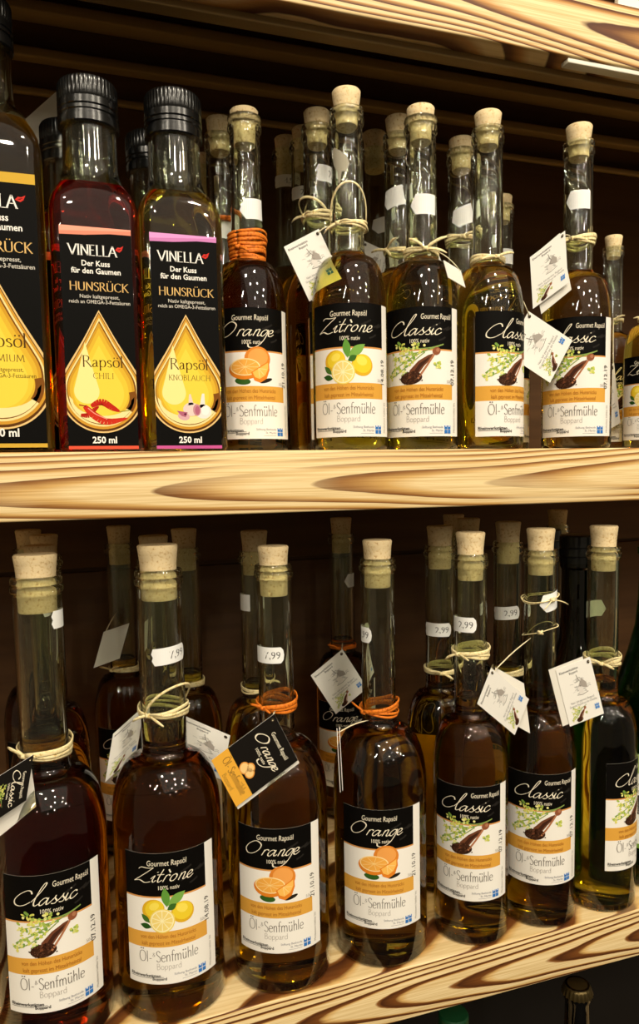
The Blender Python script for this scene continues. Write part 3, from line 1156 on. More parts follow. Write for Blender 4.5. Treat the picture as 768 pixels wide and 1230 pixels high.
def shape(kind):
    if kind in SHAPES:
        return SHAPES[kind]
    if kind == 'U':     # small bottle
        p, ol = oil_bottle_shape(.0265, .100, .0112, .139, .0106, .2285, .2340, .0122, .0021, .1365, False)
        d = dict(R=.0265, lz=.0092, neck=.0109, bore=.0084, ct=.243, cb=.2195, crt=.0100)
    elif kind == 'XL':
        p, ol = oil_bottle_shape(.0368, .130, .0152, .177, .0148, .2925, .2995, .0166, .0023, .196, True)
        d = dict(R=.0368, lz=.029, neck=.0150, bore=.0124, ct=.3155, cb=.2785, crt=.0135)
    elif kind == 'L':
        p, ol = oil_bottle_shape(.0352, .130, .0126, .177, .0124, .2925, .2985, .0140, .0022, .176, True)
        d = dict(R=.0352, lz=.0312, neck=.0125, bore=.0101, ct=.3125, cb=.2775, crt=.0110)
    elif kind == 'S':
        p, ol = oil_bottle_shape(.0290, .132, .0126, .177, .0124, .2925, .2985, .0140, .0022, .187, True)
        d = dict(R=.0290, lz=.0365, neck=.0125, bore=.0101, ct=.3150, cb=.2785, crt=.0112)
    d['glass'] = lathe('glass_body', p, 56, 50)
    d['oil'] = lathe('oil', ol, 48, 60)
    rb = d['bore'] - .0002
    d['cork'] = lathe('cork', [(0, d['cb']), (rb - .0008, d['cb']), (rb - .0003, d['cb'] + .0008), (rb, d['ct'] - .013), (d['crt'] - .0006, d['ct'] - .006), (d['crt'], d['ct'] - .0010), (d['crt'] - .0008, d['ct']), (0, d['ct'] + .0002)], 36, 50)
    SHAPES[kind] = d
    return d


LABELS = {}


def label_mesh(word, kind):
    key = (word, kind)
    if key not in LABELS:
        if word not in LABELS:
            LABELS[word] = oil_label(word)
        a, back = LABELS[word]
        LABELS[key] = a.mesh('label', bent(SHAPES[kind]['R']), back)
    return LABELS[key]


STICK = {}


def sticker_mesh(price, r, roll):
    key = (price, round(r, 4), roll)
    if key not in STICK:
        a, back = sticker_art(price, .025 if r > .0112 else .023, .0115, roll)
        STICK[key] = a.mesh('price_sticker', bent(r), back)
    return STICK[key]


def tie_mesh(r, seed, loops=3, spread=.0026, ends=2, wv=.0014, slack=0.0, arch=None, tilt=0.0, knot=None, bundle=False):
    rnd = random.Random(seed)
    paths = []
    kn = rnd.uniform(-2.6, -0.6) if knot is None else knot
    for k in range(loops):
        ph, am = rnd.uniform(0, 6.28), rnd.uniform(.0006, .0018) * (1.5 if bundle else 1)
        zc = (k - (loops - 1) / 2) * spread
        pts = []
        for i in range(37):
            t = kn + 2 * PI * i / 36
            w_ = math.sin(PI * i / 36)
            rr = r + .0009 + slack * w_ * rnd.uniform(.6, 1.0) * (0.4 + .6 * (k % 2)) + .0002 * k
            z = zc * (1 if bundle else w_) + am * math.sin(2 * t + ph) * w_ + tilt * math.sin(t - kn) * r
            pts.append(Vector((rr * math.cos(t), rr * math.sin(t), z)))
        paths.append((pts, wv * rnd.uniform(.55, 1.3), .00055))
    kp = Vector(((r + .0016) * math.cos(kn), (r + .0016) * math.sin(kn), 0))
    tang = Vector((-math.sin(kn), math.cos(kn), 0))
    rad = Vector((math.cos(kn), math.sin(kn), 0))
    paths.append(([kp - tang * .002 + Vector((0, 0, .0012)), kp + rad * .0012, kp + tang * .002 - Vector((0, 0, .0012))], .0016, .0014))
    paths.append(([kp + tang * .0018 + Vector((0, 0, .0016)), kp + rad * .0015, kp - tang * .0018 - Vector((0, 0, .0014))], .0014, .0012))
    for e in range(ends):
        s = -1 if e % 2 else 1
        ln = rnd.uniform(.009, .016)
        up = rnd.uniform(-.3, .8)
        p = [kp + tang * s * (ln * t) + rad * (.003 * math.sin(t * 2)) + Vector((0, 0, up * ln * t - .004 * t * t)) for t in (0, .25, .5, .75, 1)]
        paths.append((p, wv * .75, .0005))
    if arch:
        h, a0 = arch
        p = []
        for i in range(17):
            q = i / 16
            t = a0 + 2.0 * (q - .5) * 1.5
            p.append(Vector(((r + .0012 + .003 * math.sin(PI * q)) * math.cos(t), (r + .0012 + .003 * math.sin(PI * q)) * math.sin(t), h * math.sin(PI * q) ** .8)))
        paths.append((p, wv * .7, .0005))
    return pydata('raffia_tie', *sweep(paths), smooth=True)


def card_mesh(art, c, u, v, inv, t=.0004):
    """stiff card spanned by u (along its top edge) and v (down), printed on the side that faces the shop"""
    c, u, v = Vector(c), Vector(u), Vector(v)
    n = u.cross(v).normalized()
    if n.y > 0:
        n = -n
    o = c - u / 2 - v / 2
    uu, vv = u / art[1], v / art[2]
    base = []
    bvs = [o, o + u, o + u + v, o + v]
    vs_ = [inv @ p for p in bvs] + [inv @ (p - n * t) for p in bvs]
    fs = [(0, 1, 2, 3), (7, 6, 5, 4), (0, 4, 5, 1), (1, 5, 6, 2), (2, 6, 7, 3), (3, 7, 4, 0)]
    cs = [(238, 234, 226)] * 8
    a = art[0]
    k = len(vs_)
    vs_ += [inv @ (o + uu * x - vv * y + n * (.00005 + .00001 * l)) for x, y, l in a.v]
    cs += a.c
    fs += [tuple(i + k for i in f) for f in a.f]
    me = pydata('hang_tag', vs_, fs)
    at = me.color_attributes.new('Col', 'FLOAT_COLOR', 'POINT')
    flat = []
    for q in cs:
        flat += srgb(q)
    at.data.foreach_set('color', flat)
    me.materials.append(PRINT)
    return me


TAGART = {}


def tagart(kind):
    if kind not in TAGART:
        W_, H_ = .034, .043
        if kind == 'white':
            TAGART[kind] = (tag_white(W_, H_), W_, H_)
        elif kind == 'plain':
            a = Art()
            a.rect(0, -H_, W_, 0, (232, 228, 218))
            TAGART[kind] = (a, W_, H_)
        else:
            TAGART[kind] = (tag_black(.037, .051, kind), .037, .051)
    return TAGART[kind]


def add_tags(root, cards, tie_z=None, hole=None):
    bpy.context.view_layer.update()
    inv = Matrix.LocRotScale(root.location, root.rotation_euler, root.scale).inverted()
    first = None
    for kind, (c, u, v) in cards:
        o = link('hang_tag', card_mesh(tagart(kind), c, u, v, inv), None, root)
        first = first or o
    if tie_z is not None:
        c, u, v = (Vector(q) for q in cards[0][1])
        hp = c + u * (.42 if hole != 'left' else -.42) - v * .44
        hp.y -= .0006
        ax = Vector((root.location.x, root.location.y, root.location.z + tie_z))
        d = hp - ax
        d.z = 0
        r = d.length
        d.normalize()
        st = ax + d * .0125
        pts = [inv @ (st.lerp(hp, t) + Vector((0, 0, .0015 * math.sin(PI * t)))) for t in (0, .2, .4, .6, .8, 1)]
        vs_, fs = sweep([(pts, .0006, .0004)])
        link('tag_string', pydata('tag_string', vs_, fs, True), STRING, first)


def oil_bottle(kind, x, y, z, word, oil, label, group, mid=0.0, cork=0.0, sticker=None, tie=None, stretch=1.0, scale=1.0, corktilt=0.0, tint=None):
    """mid: how far the label is turned from the viewer's side, degrees, positive to the viewer's right"""
    d = shape(kind)
    face = math.atan2(-x, .48 + y)
    root = empty('oil_bottle', (x, y, z), face)
    root.scale = (scale, scale, scale * stretch)
    tag(root, label, 'bottle', group)
    g = link('glass_body', d['glass'], GLASS, root)
    o = bpy.data.objects.new('oil', d['oil'])
    if not d['oil'].materials:
        d['oil'].materials.append(OIL['gold'])
    COL.objects.link(o)
    o.parent = root
    o.material_slots[0].link = 'OBJECT'
    o.material_slots[0].material = OIL[oil]
    c = link('cork', d['cork'], CORK, root)
    c.location.z = cork
    c.rotation_euler = (0, 0, random.uniform(0, 6))
    if corktilt:
        c.location.x = -math.sin(R_(corktilt)) * d['ct'] * .0
    lb = link('label', label_mesh(word, kind), None, root)
    lb.location.z = d['lz']
    lb.rotation_euler = (0, 0, R_(mid))
    if sticker:
        price, sz, sm, roll = sticker
        st = link('price_sticker', sticker_mesh(price, d['neck'] + .00015, roll), None, root)
        st.location.z = sz
        st.rotation_euler = (0, 0, R_(sm))
    if tie:
        for col, tz, kw in tie:
            t = link('raffia_tie', tie_mesh(d['neck'] + .0002, **kw), RAFFIA_OR if col == 'o' else RAFFIA, root)
            t.location.z = tz
    return root


# square screw-cap bottle ------------------------------------------------------
def square_loft(name, secs, seg=64):
    vs_, fs = [], []
    for a, z, n in secs:
        for i in range(seg):
            t = 2 * PI * (i + .5) / seg
            c, s = math.cos(t), math.sin(t)
            r = a / (abs(c) ** n + abs(s) ** n) ** (1 / n)
            vs_.append((r * c, r * s, z))
    for k in range(len(secs) - 1):
        for i in range(seg):
            j = (i + 1) % seg
            fs.append((k * seg + i, k * seg + j, (k + 1) * seg + j, (k + 1) * seg + i))
    fs.append(tuple(reversed(range(seg))))
    fs.append(tuple((len(secs) - 1) * seg + i for i in range(seg)))
    me = pydata(name, vs_, fs)
    smooth_by_angle(me, 50)
    return me


def screw_bottle(x, y, z, kind, oil, label, group, a=.0262, zs=1.0, rn=.0168, rc=.0185, lw=.0415, lh=.1325, lz=.0018, face=0.0):
    root = empty('screw_cap_bottle', (x, y, z), face)
    tag(root, label, 'bottle', group)
    w_ = .0022
    Z = lambda q: q * zs
    zo = .163
    out = [(a - .003, 0, 6), (a - .001, .0008, 7), (a, .003, 8), (a, Z(.146), 8), (a - .0006, Z(.150), 7), (a * .955, Z(.154), 5.5), (a * .88, Z(.159), 4), (a * .78, Z(.164), 3), (a * .71, Z(.168), 2.4), (rn + .0008, Z(.173), 2),
           (rn, Z(.178), 2), (rn - .0004, Z(.196), 2), (rn - .0012, Z(.205), 2), (rn - .0012, Z(.222), 2), (rn - w_ - .001, Z(.222), 2)]
    inn = [(rn - w_ - .0012, Z(.2), 2), (rn - w_ - .0004, Z(.178), 2), (rn - w_, Z(.173), 2), (a * .71 - w_, Z(.168), 2.4), (a * .79 - w_, Z(zo), 3), (a * .6, Z(zo) - .0004, 3)]
    me = square_loft('glass_body', out + inn)
    link('glass_body', me, GLASS, root)
    ol = [(a - w_ - .003, .006, 6), (a - w_, .009, 7), (a - w_, Z(.146), 7), (a * .955 - w_, Z(.154), 5), (a * .88 - w_, Z(.159), 4), (a * .79 - w_ - .0002, Z(zo) - .0008, 3)]
    link('oil', square_loft('oil', ol), OIL[oil], root)
    # cap with knurled upper band
    zc, hc = Z(.1995), .0278
    prof = [(0, 0, 0), (rc - .0006, 0, 0), (rc, .0008, 0), (rc, .0052, 0), (rc - .0008, .0058, 0), (rc - .0008, .0072, 0), (rc - .0001, .0078, 0), (rc - .0001, .0098, 0), (rc - .0007, .0104, 0), (rc - .0001, .0110, 0), (rc - .0001, .0150, 0), (rc - .0009, .0156, 0),
            (rc - .0002, .0166, 1), (rc - .0003, .0255, 1), (rc - .0014, .0275, 0), (rc - .0024, .0280, 0), (0, .0280, 0)]
    seg = 96
    vs_, fs = [], []
    for r, zz, kn in prof:
        for i in range(seg):
            t = 2 * PI * i / seg
            rr = max(r, 1e-5) - (.0006 if kn and i % 2 else 0)
            vs_.append((rr * math.cos(t), rr * math.sin(t), zz * (hc / .028)))
    for k in range(len(prof) - 1):
        for i in range(seg):
            j = (i + 1) % seg
            fs.append((k * seg + i, k * seg + j, (k + 1) * seg + j, (k + 1) * seg + i))
    cm = pydata('screw_cap', vs_, fs)
    smooth_by_angle(cm, 30)
    c = link('screw_cap', cm, CAPBLACK, root)
    c.location.z = zc
    if kind:
        key = ('rape', kind)
        if key not in LABELS:
            art, back = rape_label(kind, lw, lh)
            LABELS[key] = art.mesh('label', flatface(a), back)
        lb = link('label', LABELS[key], None, root)
        lb.location.z = lz
    return root


# ------------------------------------------------------------------ the setting
X0, X1, DEEP = -0.75, 1.35, 0.34
ZL, TH, ZT = -0.3771, 0.0408, 0.2785
wl = box('wall_back', (X0, DEEP, -1.2), (X1, DEEP + .03, 0.75), WALLWOOD)
wl['kind'] = 'structure'
for i, (z0, z1) in enumerate(((-.34, -.113), (-.109, -.045), (0.002, .3515))):
    p = box('trim_%d' % (i + 1), (X0, DEEP - .006, z0), (X1, DEEP - .0002, z1), WALLWOOD, .0012)
    p['kind'] = 'structure'
UNDERSHELF_SHADE = mat('undershelf_shade', (14, 11, 9), 0.8, 0.2)  # black sheet standing in for the shade beneath the lower shelf
p = box('trim_8', (X0, DEEP - .012, -1.2), (X1, DEEP - .0002, -.43), UNDERSHELF_SHADE, .001)
p['kind'] = 'structure'
fl = box('floor', (X0 - 1, -4.0, -1.22), (X1 + 1.5, DEEP + .03, -1.2), FLOORMAT)
fl['kind'] = 'structure'


def shelf(z, th, mt, label, bev=.0012):
    o = box('shelf_board', (X0, 0, z - th), (X1, DEEP - .0065, z), mt, bev)
    tag(o, label, 'shelf', 'flamed pine shelf boards')
    return o


shelf(0.0, TH, WOOD_MID, 'pale flamed pine shelf board with soft brown bands under the screw-cap bottles')
shelf(ZL, TH, WOOD_LOW, 'pine shelf board with dark burnt grain lines under the tall corked bottles')
top = box('shelf_board', (X0, 0, ZT), (X1, .022, ZT + .043), WOOD_TOP, .0012)
tag(top, 'streaky flamed pine board above the upper bottles, at the top of the photo', 'shelf', 'flamed pine shelf boards')
b = box('batten', (X0, .0185, ZT - .0045), (X1, .030, ZT + .004), UNDERWOOD, .001)
b.parent = top
b.location = Vector(b.location) - Vector(top.location)
r = box('edge_rail', (.355, .0015, ZT - .0035), (.425, .010, ZT - .0002), RAIL, .0006)
r.parent = top
r.location = Vector(r.location) - Vector(top.location)
p = box('trim_4', (X0, .0225, ZT + .005), (X1, .040, .52), WALLWOOD, .001)  # added panel above the view, stops light leaking onto the back wall
p['kind'] = 'structure'
p = box('ceiling', (X0, .0225, .50), (X1, DEEP - .0002, .53), WALLWOOD, .001)
p['kind'] = 'structure'
for i, (z0, z1, dp) in enumerate(((.352, .3585, .010), (.384, .3935, .014), (.421, .4325, .022))):
    p = box('trim_%d' % (i + 5), (X0, DEEP - dp, z0), (X1, DEEP - .0002, z1), UNDERWOOD, .002)
    p['kind'] = 'structure'
bs = box('shelf_board', (X0, 0, -.925), (X1, DEEP - .0125, -.885), WOOD_LOW, .0012)
tag(bs, 'pine shelf board in the dark at the very bottom, under the crown-capped bottle', 'shelf', 'flamed pine shelf boards')
ct = box('shelf_card', (.400, .004, ZT + .0432), (.52, .0085, ZT + .095), CARTON, .0006)
tag(ct, 'white card standing on the top edge of the streaky board', 'card')

# ------------------------------------------------------------------ upper shelf
random.seed(4)
GU = 'small corked oil bottles on the upper shelf'
GV = 'square screw-cap rapeseed oil bottles'
screw_bottle(-.0328, .0355, 0, 'PREMIUM', 'gold', 'largest square black-capped oil bottle with gold striped label, cut by the photo edge', GV,
             a=.0288, zs=1.2, rn=.0142, rc=.0158, lw=.0490, lh=.1585)
screw_bottle(.0244, .0355, 0, 'CHILI', 'red', 'square bottle of red chili oil with black label showing red peppers', GV)
screw_bottle(.0770, .0355, 0, 'KNOBLAUCH', 'gold', 'square bottle of golden garlic oil with purple striped black label', GV)
sb = screw_bottle(.0125, .098, 0, 'CHILI', 'red', 'square screw-cap bottle standing right behind the red chili oil', GV, face=.1)
add_tags(sb, [('plain', ((0.0142, .1397, 0.2450), (0.0349, -.0002, .0348), (0.0312, -.0004, -.0314)))])
screw_bottle(.0700, .098, 0, 'KNOBLAUCH', 'gold', 'square screw-cap bottle standing right behind the garlic oil', GV)

oil_bottle('U', .1310, .0640, 0, 'Orange', 'brown', 'small corked bottle of dark orange oil bound with thick orange raffia, beside the garlic oil', GU, mid=6, cork=-.004,
           sticker=('', .1694, 26, 5), tie=[('o', .143, dict(seed=3, loops=9, spread=.0027, wv=.0015, slack=.0007, bundle=True, ends=1))])
b = oil_bottle('U', .1962, .0325, 0, 'Zitrone', 'gold', 'small corked bottle with lemon label and a white tag beside its neck', GU, mid=3, cork=.0038,
               sticker=None, tie=[('n', .1555, dict(seed=8, loops=3, spread=.0022, slack=.0022, arch=(.026, -1.5), wv=.0011))])
add_tags(b, [('white', ((0.1725, 0.0385, 0.1300), (0.0235, -0.0076, 0.0120), (0.0163, -0.0053, -0.0374)))], .156)
a = Art()
a.poly([(-.0075, .0075), (-.0045, .0095), (.001, .0060), (.0055, .0015), (.0070, -.0030), (.0045, -.0080), (.0015, -.0075), (.0002, -.0150), (-.0012, -.0150), (-.0018, -.0070), (-.0055, -.0020)], (168, 162, 144))
sc_ = link('torn_sticker', a.mesh('torn_sticker', bent(SHAPES['U']['neck'] + .00015)), None, b)
sc_.location.z = .1975
sc_.rotation_euler = (0, 0, R_(-28))
b = oil_bottle('U', .2517, .030, 0, 'Classic', 'gold', 'small mustard seed oil bottle with a blank tag on its shoulder beside the lemon bottle', GU, mid=-1, cork=-.001,
               sticker=('', .1727, 10, 0), tie=[('n', .1415, dict(seed=5, loops=3, ends=3, slack=.001))])
add_tags(b, [('plain', ((0.2663, 0.0072, 0.1225), (0.0195, 0.0110, -0.0030), (0.0010, -0.0050, -0.0130))), ('plain', ((0.2760, .0560, .1400), (.0070, -.004, .0130), (.0060, -.003, -.0160)))], .1415)
b = oil_bottle('U', .3065, .030, 0, 'Classic', 'gold', 'small mustard seed oil bottle turned aside, its white tag overlapping the next bottle', GU, mid=50, cork=.0025,
               tie=[('n', .1400, dict(seed=6, loops=3, slack=.001))])
add_tags(b, [('white', ((0.3445, 0.0190, 0.0768), (0.0148, -0.0066, 0.0311), (0.0298, -0.0133, -0.0227)))], .138)
b = oil_bottle('U', .3866, .030, 0, 'Classic', 'amber', 'small mustard seed oil bottle standing apart with a white tag hanging high at its neck', GU, mid=-1, cork=.0035,
               sticker=('', .189, 0, 0), tie=[('n', .1600, dict(seed=7, loops=4, slack=.0014, spread=.0024))])
add_tags(b, [('white', ((0.3500, 0.0155, 0.1330), (0.0205, -0.0145, 0.0170), (0.0020, -0.0014, -0.0381))),
             ('plain', ((0.3530, 0.0175, 0.1310), (0.0180, -0.0120, 0.0165), (0.0070, -0.0050, -0.0420)))], .16)
oil_bottle('U', .4525, .0245, 0, 'Zitrone', 'amber', 'half-size lemon oil bottle cut off by the photo\'s edge on the upper shelf', GU, mid=0, scale=.735,
           sticker=('2,99', .165, -60, 0), tie=[('n', .140, dict(seed=9, loops=2))])
b = oil_bottle('U', .4535, .0700, 0, 'Classic', 'brown', 'half-size dim oil bottle standing behind the cut-off lemon bottle', GU, mid=30, scale=.735, cork=.004,
               tie=[('n', .150, dict(seed=10, loops=2))])
add_tags(b, [('white', ((0.4340, 0.0520, 0.0420), (0.0120, -.0110, 0.0100), (0.0040, -.0040, -.0500)))], .11)
oil_bottle('U', .3745, .1200, 0, 'Classic', 'amber', 'small oil bottle almost hidden behind the two mustard seed bottles, grey sticker showing', GU, mid=120, scale=.92,
           sticker=('', .185, 20, 0))
# second row
oil_bottle('U', .1245, .1190, 0, 'Orange', 'brown', 'small corked bottle directly behind the dark orange one', GU, cork=.003, stretch=1.04, sticker=('', .165, 0, 0), tie=[('o', .172, dict(seed=30, loops=3))])
oil_bottle('U', .1925, .0860, 0, 'Zitrone', 'brown', 'small corked bottle with looped raffia directly behind the lemon one', GU, cork=.002, stretch=1.045,
           sticker=('2,99', .1990, 62, 0), tie=[('n', .170, dict(seed=31, loops=3, slack=.003, arch=(.012, -2.4)))], mid=52)
oil_bottle('U', .2590, .0845, 0, 'Classic', 'amber', 'small corked bottle behind the two mustard seed bottles, white sticker facing out', GU, cork=.004, stretch=1.05,
           sticker=('', .1870, -28, 12), tie=[('n', .150, dict(seed=32, loops=2, ends=3))], mid=20)
oil_bottle('U', .3150, .0850, 0, 'Classic', 'amber', 'small corked bottle with knotted raffia behind the turned mustard seed bottle', GU, cork=.000, stretch=1.03,
           sticker=('', .182, 6, 20), tie=[('n', .1660, dict(seed=33, loops=4, slack=.0015))], mid=-30)
# tall ones at the very back
oil_bottle('S', .2200, .2620, 0, 'Classic', 'olive', 'tall dim bottle with a grey price sticker at the back of the upper shelf', 'tall bottles at the back of the upper shelf', sticker=('4,99', .2669, 0, 0), cork=-.004)
oil_bottle('S', .2190, .2000, 0, 'Classic', 'olive', 'tall bottle peeking out behind the raffia-looped second-row bottle', 'tall bottles at the back of the upper shelf', sticker=('2,99', .2487, -10, 0), cork=-.004, stretch=.945)
b = oil_bottle('S', .3025, .2350, 0, 'Classic', 'olive', 'tall bottle at the back, between the lemon and mustard seed necks', 'tall bottles at the back of the upper shelf', sticker=('', .2245, 30, 20), mid=20)
add_tags(b, [('white', ((0.2875, 0.1960, 0.1765), (0.0090, -0.0020, 0.0330), (0.0330, -0.0080, -0.0150)))], .19)
oil_bottle('S', .1455, .2950, 0, 'Orange', 'brown', 'tall barely lit bottle deep behind the garlic oil', 'tall bottles at the back of the upper shelf', cork=-.004, stretch=.96)

# ------------------------------------------------------------------ lower shelf, front row
GL = 'tall corked oil bottles in the front row of the lower shelf'
b = oil_bottle('XL', -.0198, .0372, ZL, 'Classic', 'brown', 'big mustard seed oil bottle cut by the photo\'s edge on the lower shelf', GL, mid=1, cork=-.002,
               sticker=('€', .2719, 84, 0), tie=[('n', .1860, dict(seed=11, loops=4, spread=.0030, wv=.0019, slack=.0012, knot=-2.4))])
add_tags(b, [('Classic', ((-0.0430, 0.0000, -0.2040), (-0.0054, -0.0046, -0.0265), (-0.0300, -0.0150, -0.0110))),
             ('plain', ((-0.0414, 0.0045, -0.2110), (0.0025, 0.0026, -0.0330), (-0.0300, -0.0150, -0.0150)))], .183, 'left')
b = oil_bottle('XL', .0573, .0372, ZL, 'Zitrone', 'olive', 'big lemon oil bottle on the lower shelf with a loose raffia bow', GL, mid=1, cork=.0005,
               sticker=('7,99', .2431, 28, 5), tie=[('n', .2030, dict(seed=12, loops=3, spread=.0036, wv=.0013, slack=.0020, ends=3, arch=(.020, -.9), knot=-2.2))])
add_tags(b, [('white', ((0.0330, 0.0700, -0.2067), (0.0230, 0.0090, 0.0150), (-0.0070, -0.0030, -0.0330))),
             ('white', ((0.0870, 0.0620, -0.2145), (0.0330, -0.0100, -0.0165), (-0.0065, 0.0031, -0.0338)))])
b = oil_bottle('L', .1373, .0362, ZL, 'Orange', 'olive', 'tall orange oil bottle with a black and orange folded tag', GL, mid=-2, cork=-.0012,
               sticker=('7,99', .2354, -28, 0), tie=[('o', .1975, dict(seed=13, loops=4, spread=.0030, wv=.0014, slack=.0010, knot=-2.3))])
add_tags(b, [('Orange', ((0.1135, 0.0060, -0.2075), (0.0157, -0.0011, -0.0341), (-0.0431, 0.0030, -0.0272))),
             ('plain', ((0.1150, 0.0078, -0.2102), (0.0157, -0.0011, -0.0341), (-0.0431, 0.0030, -0.0272)))], .196, 'left')
b = oil_bottle('L', .2170, .0362, ZL, 'Orange', 'olive', '', GL, mid=2.5, cork=-.0005,
               sticker=('2,99', .2423, -78, 0), tie=[('o', .1840, dict(seed=14, loops=4, spread=.0034, wv=.0015, slack=.0012, tilt=.10, knot=-2.5))])
b['label'] = 'tall orange oil bottle whose white tag is seen edge-on, beside the slim mustard seed ones'
add_tags(b, [('plain', ((0.1745, 0.0090, -0.2170), (0.0021, 0.0021, -0.0345), (-0.0060, -0.0180, -0.0057))),
             ('plain', ((0.1770, 0.0110, -0.2170), (0.0021, 0.0021, -0.0345), (-0.0060, -0.0180, -0.0057)))], .178, 'left')
b = oil_bottle('S', .2915, .0297, ZL, 'Classic', 'olive', 'slim mustard seed oil bottle with raffia halfway up its neck', GL, mid=1,
               sticker=('2,99', .2453, -35, 0), tie=[('n', .2223, dict(seed=15, loops=4, spread=.0024, wv=.0013, slack=.0008, knot=-2.3))])
b = oil_bottle('S', .3548, .0300, ZL, 'Classic', 'olive', 'slim mustard seed oil bottle with thin raffia wound high and a folded tag', GL, mid=9, cork=.0003,
               sticker=('', .2582, 45, 12), tie=[('n', .2600, dict(seed=16, loops=2, spread=.0016, wv=.0006, slack=.0012, ends=2, tilt=.2, knot=-.9)), ('n', .2345, dict(seed=17, loops=1, wv=.0006, slack=.001, ends=0, tilt=.35))])
add_tags(b, [('white', ((0.3050, 0.0050, -0.1890), (0.0090, -0.0050, 0.0280), (0.0240, -0.0140, -0.0230))),
             ('plain', ((0.3150, 0.0075, -0.1900), (0.0190, -0.0100, -0.0120), (0.0030, -0.0040, -0.0380)))], .229)
b = oil_bottle('S', .4150, .0297, ZL, 'Classic', 'gold', 'slim mustard seed oil bottle with its label turned away and a white card in front', GL, mid=72,
               sticker=('', .2446, 215, 0), tie=[('n', .2035, dict(seed=18, loops=4, spread=.0032, wv=.0015, slack=.0014, ends=4, knot=-1.6))])
add_tags(b, [('white', ((0.3605, -0.0129, -0.183), (0.0234, -0.0094, 0.0102), (0.0102, -0.0041, -0.0436))),
             ('plain', ((0.3558, -0.0105, -0.1829), (0.0234, -0.0094, 0.0102), (0.0102, -0.0041, -0.0436)))], .202)

# lower shelf, back rows
GB = 'tall corked oil bottles in the back rows of the lower shelf'
for i, (kd, x, y, wd, ol, ck, st, tie, lab, md) in enumerate([
    ('S', -.0190, .1080, 'Orange', 'brown', -.002, ('2,99', .2677, 70, 0), None, 'dim corked bottle right behind the big mustard seed bottle', 165),
    ('S', -.0180, .1850, 'Classic', 'brown', 0, None, None, 'dim corked bottle third in line behind the big mustard seed bottle', 0),
    ('S', -.0330, .2560, 'Classic', 'brown', 0, None, None, 'dim corked bottle against the wall behind the big mustard seed bottle', 0),
    ('S', .0468, .2650, 'Classic', 'brown', 0, None, ('n', .178), 'very dark bottle against the wall between the two big bottles', 0),
    ('S', .0630, .1150, 'Zitrone', 'olive', .001, None, None, 'dim corked bottle right behind the big lemon bottle', 170),
    ('S', .0975, .1900, 'Zitrone', 'olive', 0, None, ('n', .178), 'dim corked bottle to the side of the lemon bottle, two rows back', 0),
    ('S', .1475, .1350, 'Orange', 'olive', 0, ('', .2560, -70, 0), ('n', .182), 'dim corked bottle behind the tagged orange bottle', 150),
    ('S', .2705, .2600, 'Orange', 'brown', 0, ('', .25, 60, 0), ('o', .18), 'dark bottle by the wall with a grey hanging card', 0),
    ('S', .3020, .1000, 'Classic', 'olive', 0, ('2,99', .2270, -10, 0), ('n', .1900), 'slim bottle with price sticker and raffia right behind the first slim mustard seed bottle', 140),
    ('S', .3725, .1750, 'Classic', 'brown', 0, None, None, 'dim corked bottle two rows behind the slim mustard seed bottles', 0),
    ('S', .3913, .2400, 'Classic', 'brown', 0, None, None, 'dim bottle near the wall behind the slim mustard seed bottles', 0),
    ('S', .3695, .1000, 'Classic', 'olive', .001, ('2,99', .2361, -5, 5), ('n', .1820), 'slim bottle with price sticker right behind the high-wound one', 150),
    ('S', .5300, .2500, 'Classic', 'brown', 0, None, None, 'dark bottle by the wall in the corner behind the green bottle', 0),
]):
    tie_ = [(tie[0], tie[1], dict(seed=40 + i, loops=3))] if tie else None
    b = oil_bottle(kd, x, y, ZL, wd, ol, lab, GB, cork=ck, sticker=st, tie=tie_, mid=md)
    if i == 7:
        add_tags(b, [('white', ((0.2424, 0.1950, -0.2166), (0.0309, -0.0054, 0.0239), (0.0235, -0.0041, -0.0396)))], .185)
    if i == 3:
        add_tags(b, [('plain', ((0.0340, 0.2200, -0.1670), (0.0100, 0.0020, 0.0314), (0.0230, 0.0060, 0.0050)))], .235)

for x, y, lab in ((.4580, .1700, 'black-capped tall bottle in the dark behind the slim mustard seed bottles'), (.4420, .1000, 'black-capped tall bottle right behind the turned-away mustard seed bottle')):
    root = empty('capped_bottle', (x, y, ZL))
    tag(root, lab, 'bottle', 'black-capped bottles on the lower shelf')
    p = [(0, .003), (.024, .0005), (.029, .003), (.029, .14), (.0275, .165), (.022, .185), (.0145, .205), (.0132, .23), (.0128, .27), (.0145, .272), (.0145, .276), (.0128, .278), (.0125, .285), (0, .285)]
    link('glass_body', lathe('glass_body', p), BROWN_GLASS, root)
    q = [(0, .276), (.0150, .276), (.0152, .281), (.0146, .2815), (.0152, .2825), (.0152, .289), (.0146, .2895), (.0152, .2905), (.0150, .300), (.014, .3015), (0, .3015)]
    link('screw_cap', lathe('screw_cap', q, 40, 25), CAPBLACK, root)

# green bottle at the edge
root = empty('green_bottle', (.4825, .045, ZL), -.7)
tag(root, 'green glass bottle with a barcode label at the photo\'s edge on the lower shelf', 'bottle')
p = [(0, .006), (.02, .003), (.030, .0005), (.0345, .003), (.036, .007), (.036, .135), (.0345, .155), (.030, .175), (.022, .20), (.016, .225), (.0138, .25), (.013, .285), (.0148, .287), (.0148, .293), (.0128, .294),
     (.0105, .294), (.0105, .25), (.0135, .222), (.0195, .198), (.0275, .173), (.0332, .150), (.0338, .13), (.0338, .012), (.028, .008), (0, .0095)]
link('glass_body', lathe('glass_body', p), GREEN_GLASS, root)
q = [(0, .268), (.0098, .268), (.0100, .290), (.0118, .2955), (.0122, .3015), (.0110, .3030), (0, .3030)]
link('cork', lathe('cork', q, 36, 40), CORK, root)
a = Art()
a.rect(-.045, 0, .045, .083, (236, 238, 228)); a.up()
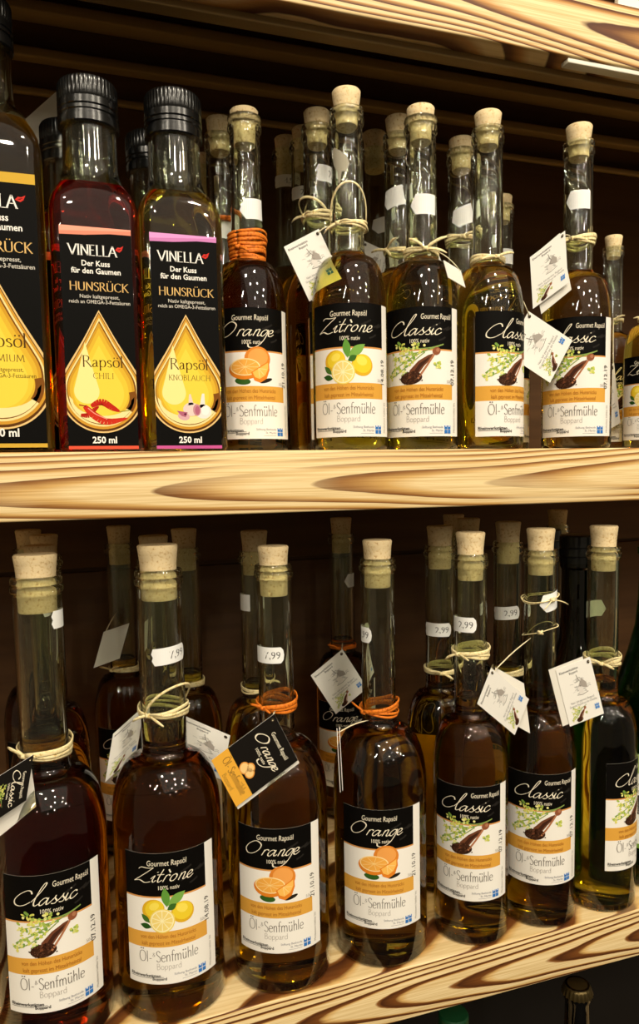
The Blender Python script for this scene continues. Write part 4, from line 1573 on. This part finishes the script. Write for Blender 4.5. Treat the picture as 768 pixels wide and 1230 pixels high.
a.rect(-.045, .066, .045, .083, (176, 200, 128)); a.rect(-.045, 0, .045, .004, (120, 160, 70))
rn = random.Random(9)
xx = -.036
while xx < -.012:
    wd = rn.choice((.0004, .0007, .0011))
    a.rect(xx, .030, xx + wd, .047, (40, 38, 36))
    xx += wd + rn.choice((.0004, .0008))
a.text('Öl & Essig', .012, .068, .009, (60, 90, 40), 'c')
for k in range(5):
    a.text('Zutaten und Herkunft siehe Rückseite', .012, .055 - .006 * k, .0036, (110, 110, 100), 'c')
lb = link('label', a.mesh('label', bent(.0361), [(-.045, 0, .045, .083, (220, 224, 210))]), None, root)
lb.location.z = .036
lb.rotation_euler = (0, 0, R_(5))

# ------------------------------------------------------------------ bottles on the shelf beneath
ZB = -.885
root = empty('crown_cap_bottle', (.4720, .130, ZB))
root.scale = (.92, .92, 1.255)
tag(root, 'dark bottle with a metal crown cap under the burnt-grain shelf', 'bottle', 'bottles under the lower shelf')
p = [(0, .003), (.026, .0005), (.030, .003), (.030, .13), (.028, .155), (.021, .18), (.0155, .20), (.0138, .23), (.0132, .262), (.0145, .264), (.0145, .270), (.0132, .272), (.013, .276), (0, .276)]
link('glass_body', lathe('glass_body', p), BROWN_GLASS, root)
vs_, fs = [], []
seg = 126
pr = [(.0165, .2680, 1), (.0162, .2705, .6), (.0150, .2735, .15), (.0140, .2752, 0), (.0100, .2762, 0), (.00001, .2765, 0)]
for r, z, k in pr:
    for i in range(seg):
        t = 2 * PI * i / seg
        rr = r + k * .0008 * math.cos(21 * t)
        vs_.append((rr * math.cos(t), rr * math.sin(t), z))
for k in range(len(pr) - 1):
    for i in range(seg):
        j = (i + 1) % seg
        fs.append((k * seg + i, k * seg + j, (k + 1) * seg + j, (k + 1) * seg + i))
link('crown_cap', pydata('crown_cap', vs_, fs, True), CROWN, root)
root = empty('green_cap_bottle', (.3140, .100, ZB))
root.scale = (.92, .92, 1.313)
tag(root, 'dark bottle with a green screw cap under the burnt-grain shelf', 'bottle', 'bottles under the lower shelf')
p = [(0, .003), (.026, .0005), (.030, .003), (.030, .14), (.028, .165), (.021, .19), (.0155, .21), (.0138, .24), (.0132, .275), (0, .275)]
link('glass_body', lathe('glass_body', p), BROWN_GLASS, root)
q = [(0, .266), (.0148, .266), (.0150, .270), (.0144, .2705), (.0150, .2715), (.0148, .286), (.0138, .2875), (0, .2875)]
link('screw_cap', lathe('screw_cap', q, 40, 25), CAPGREEN, root)
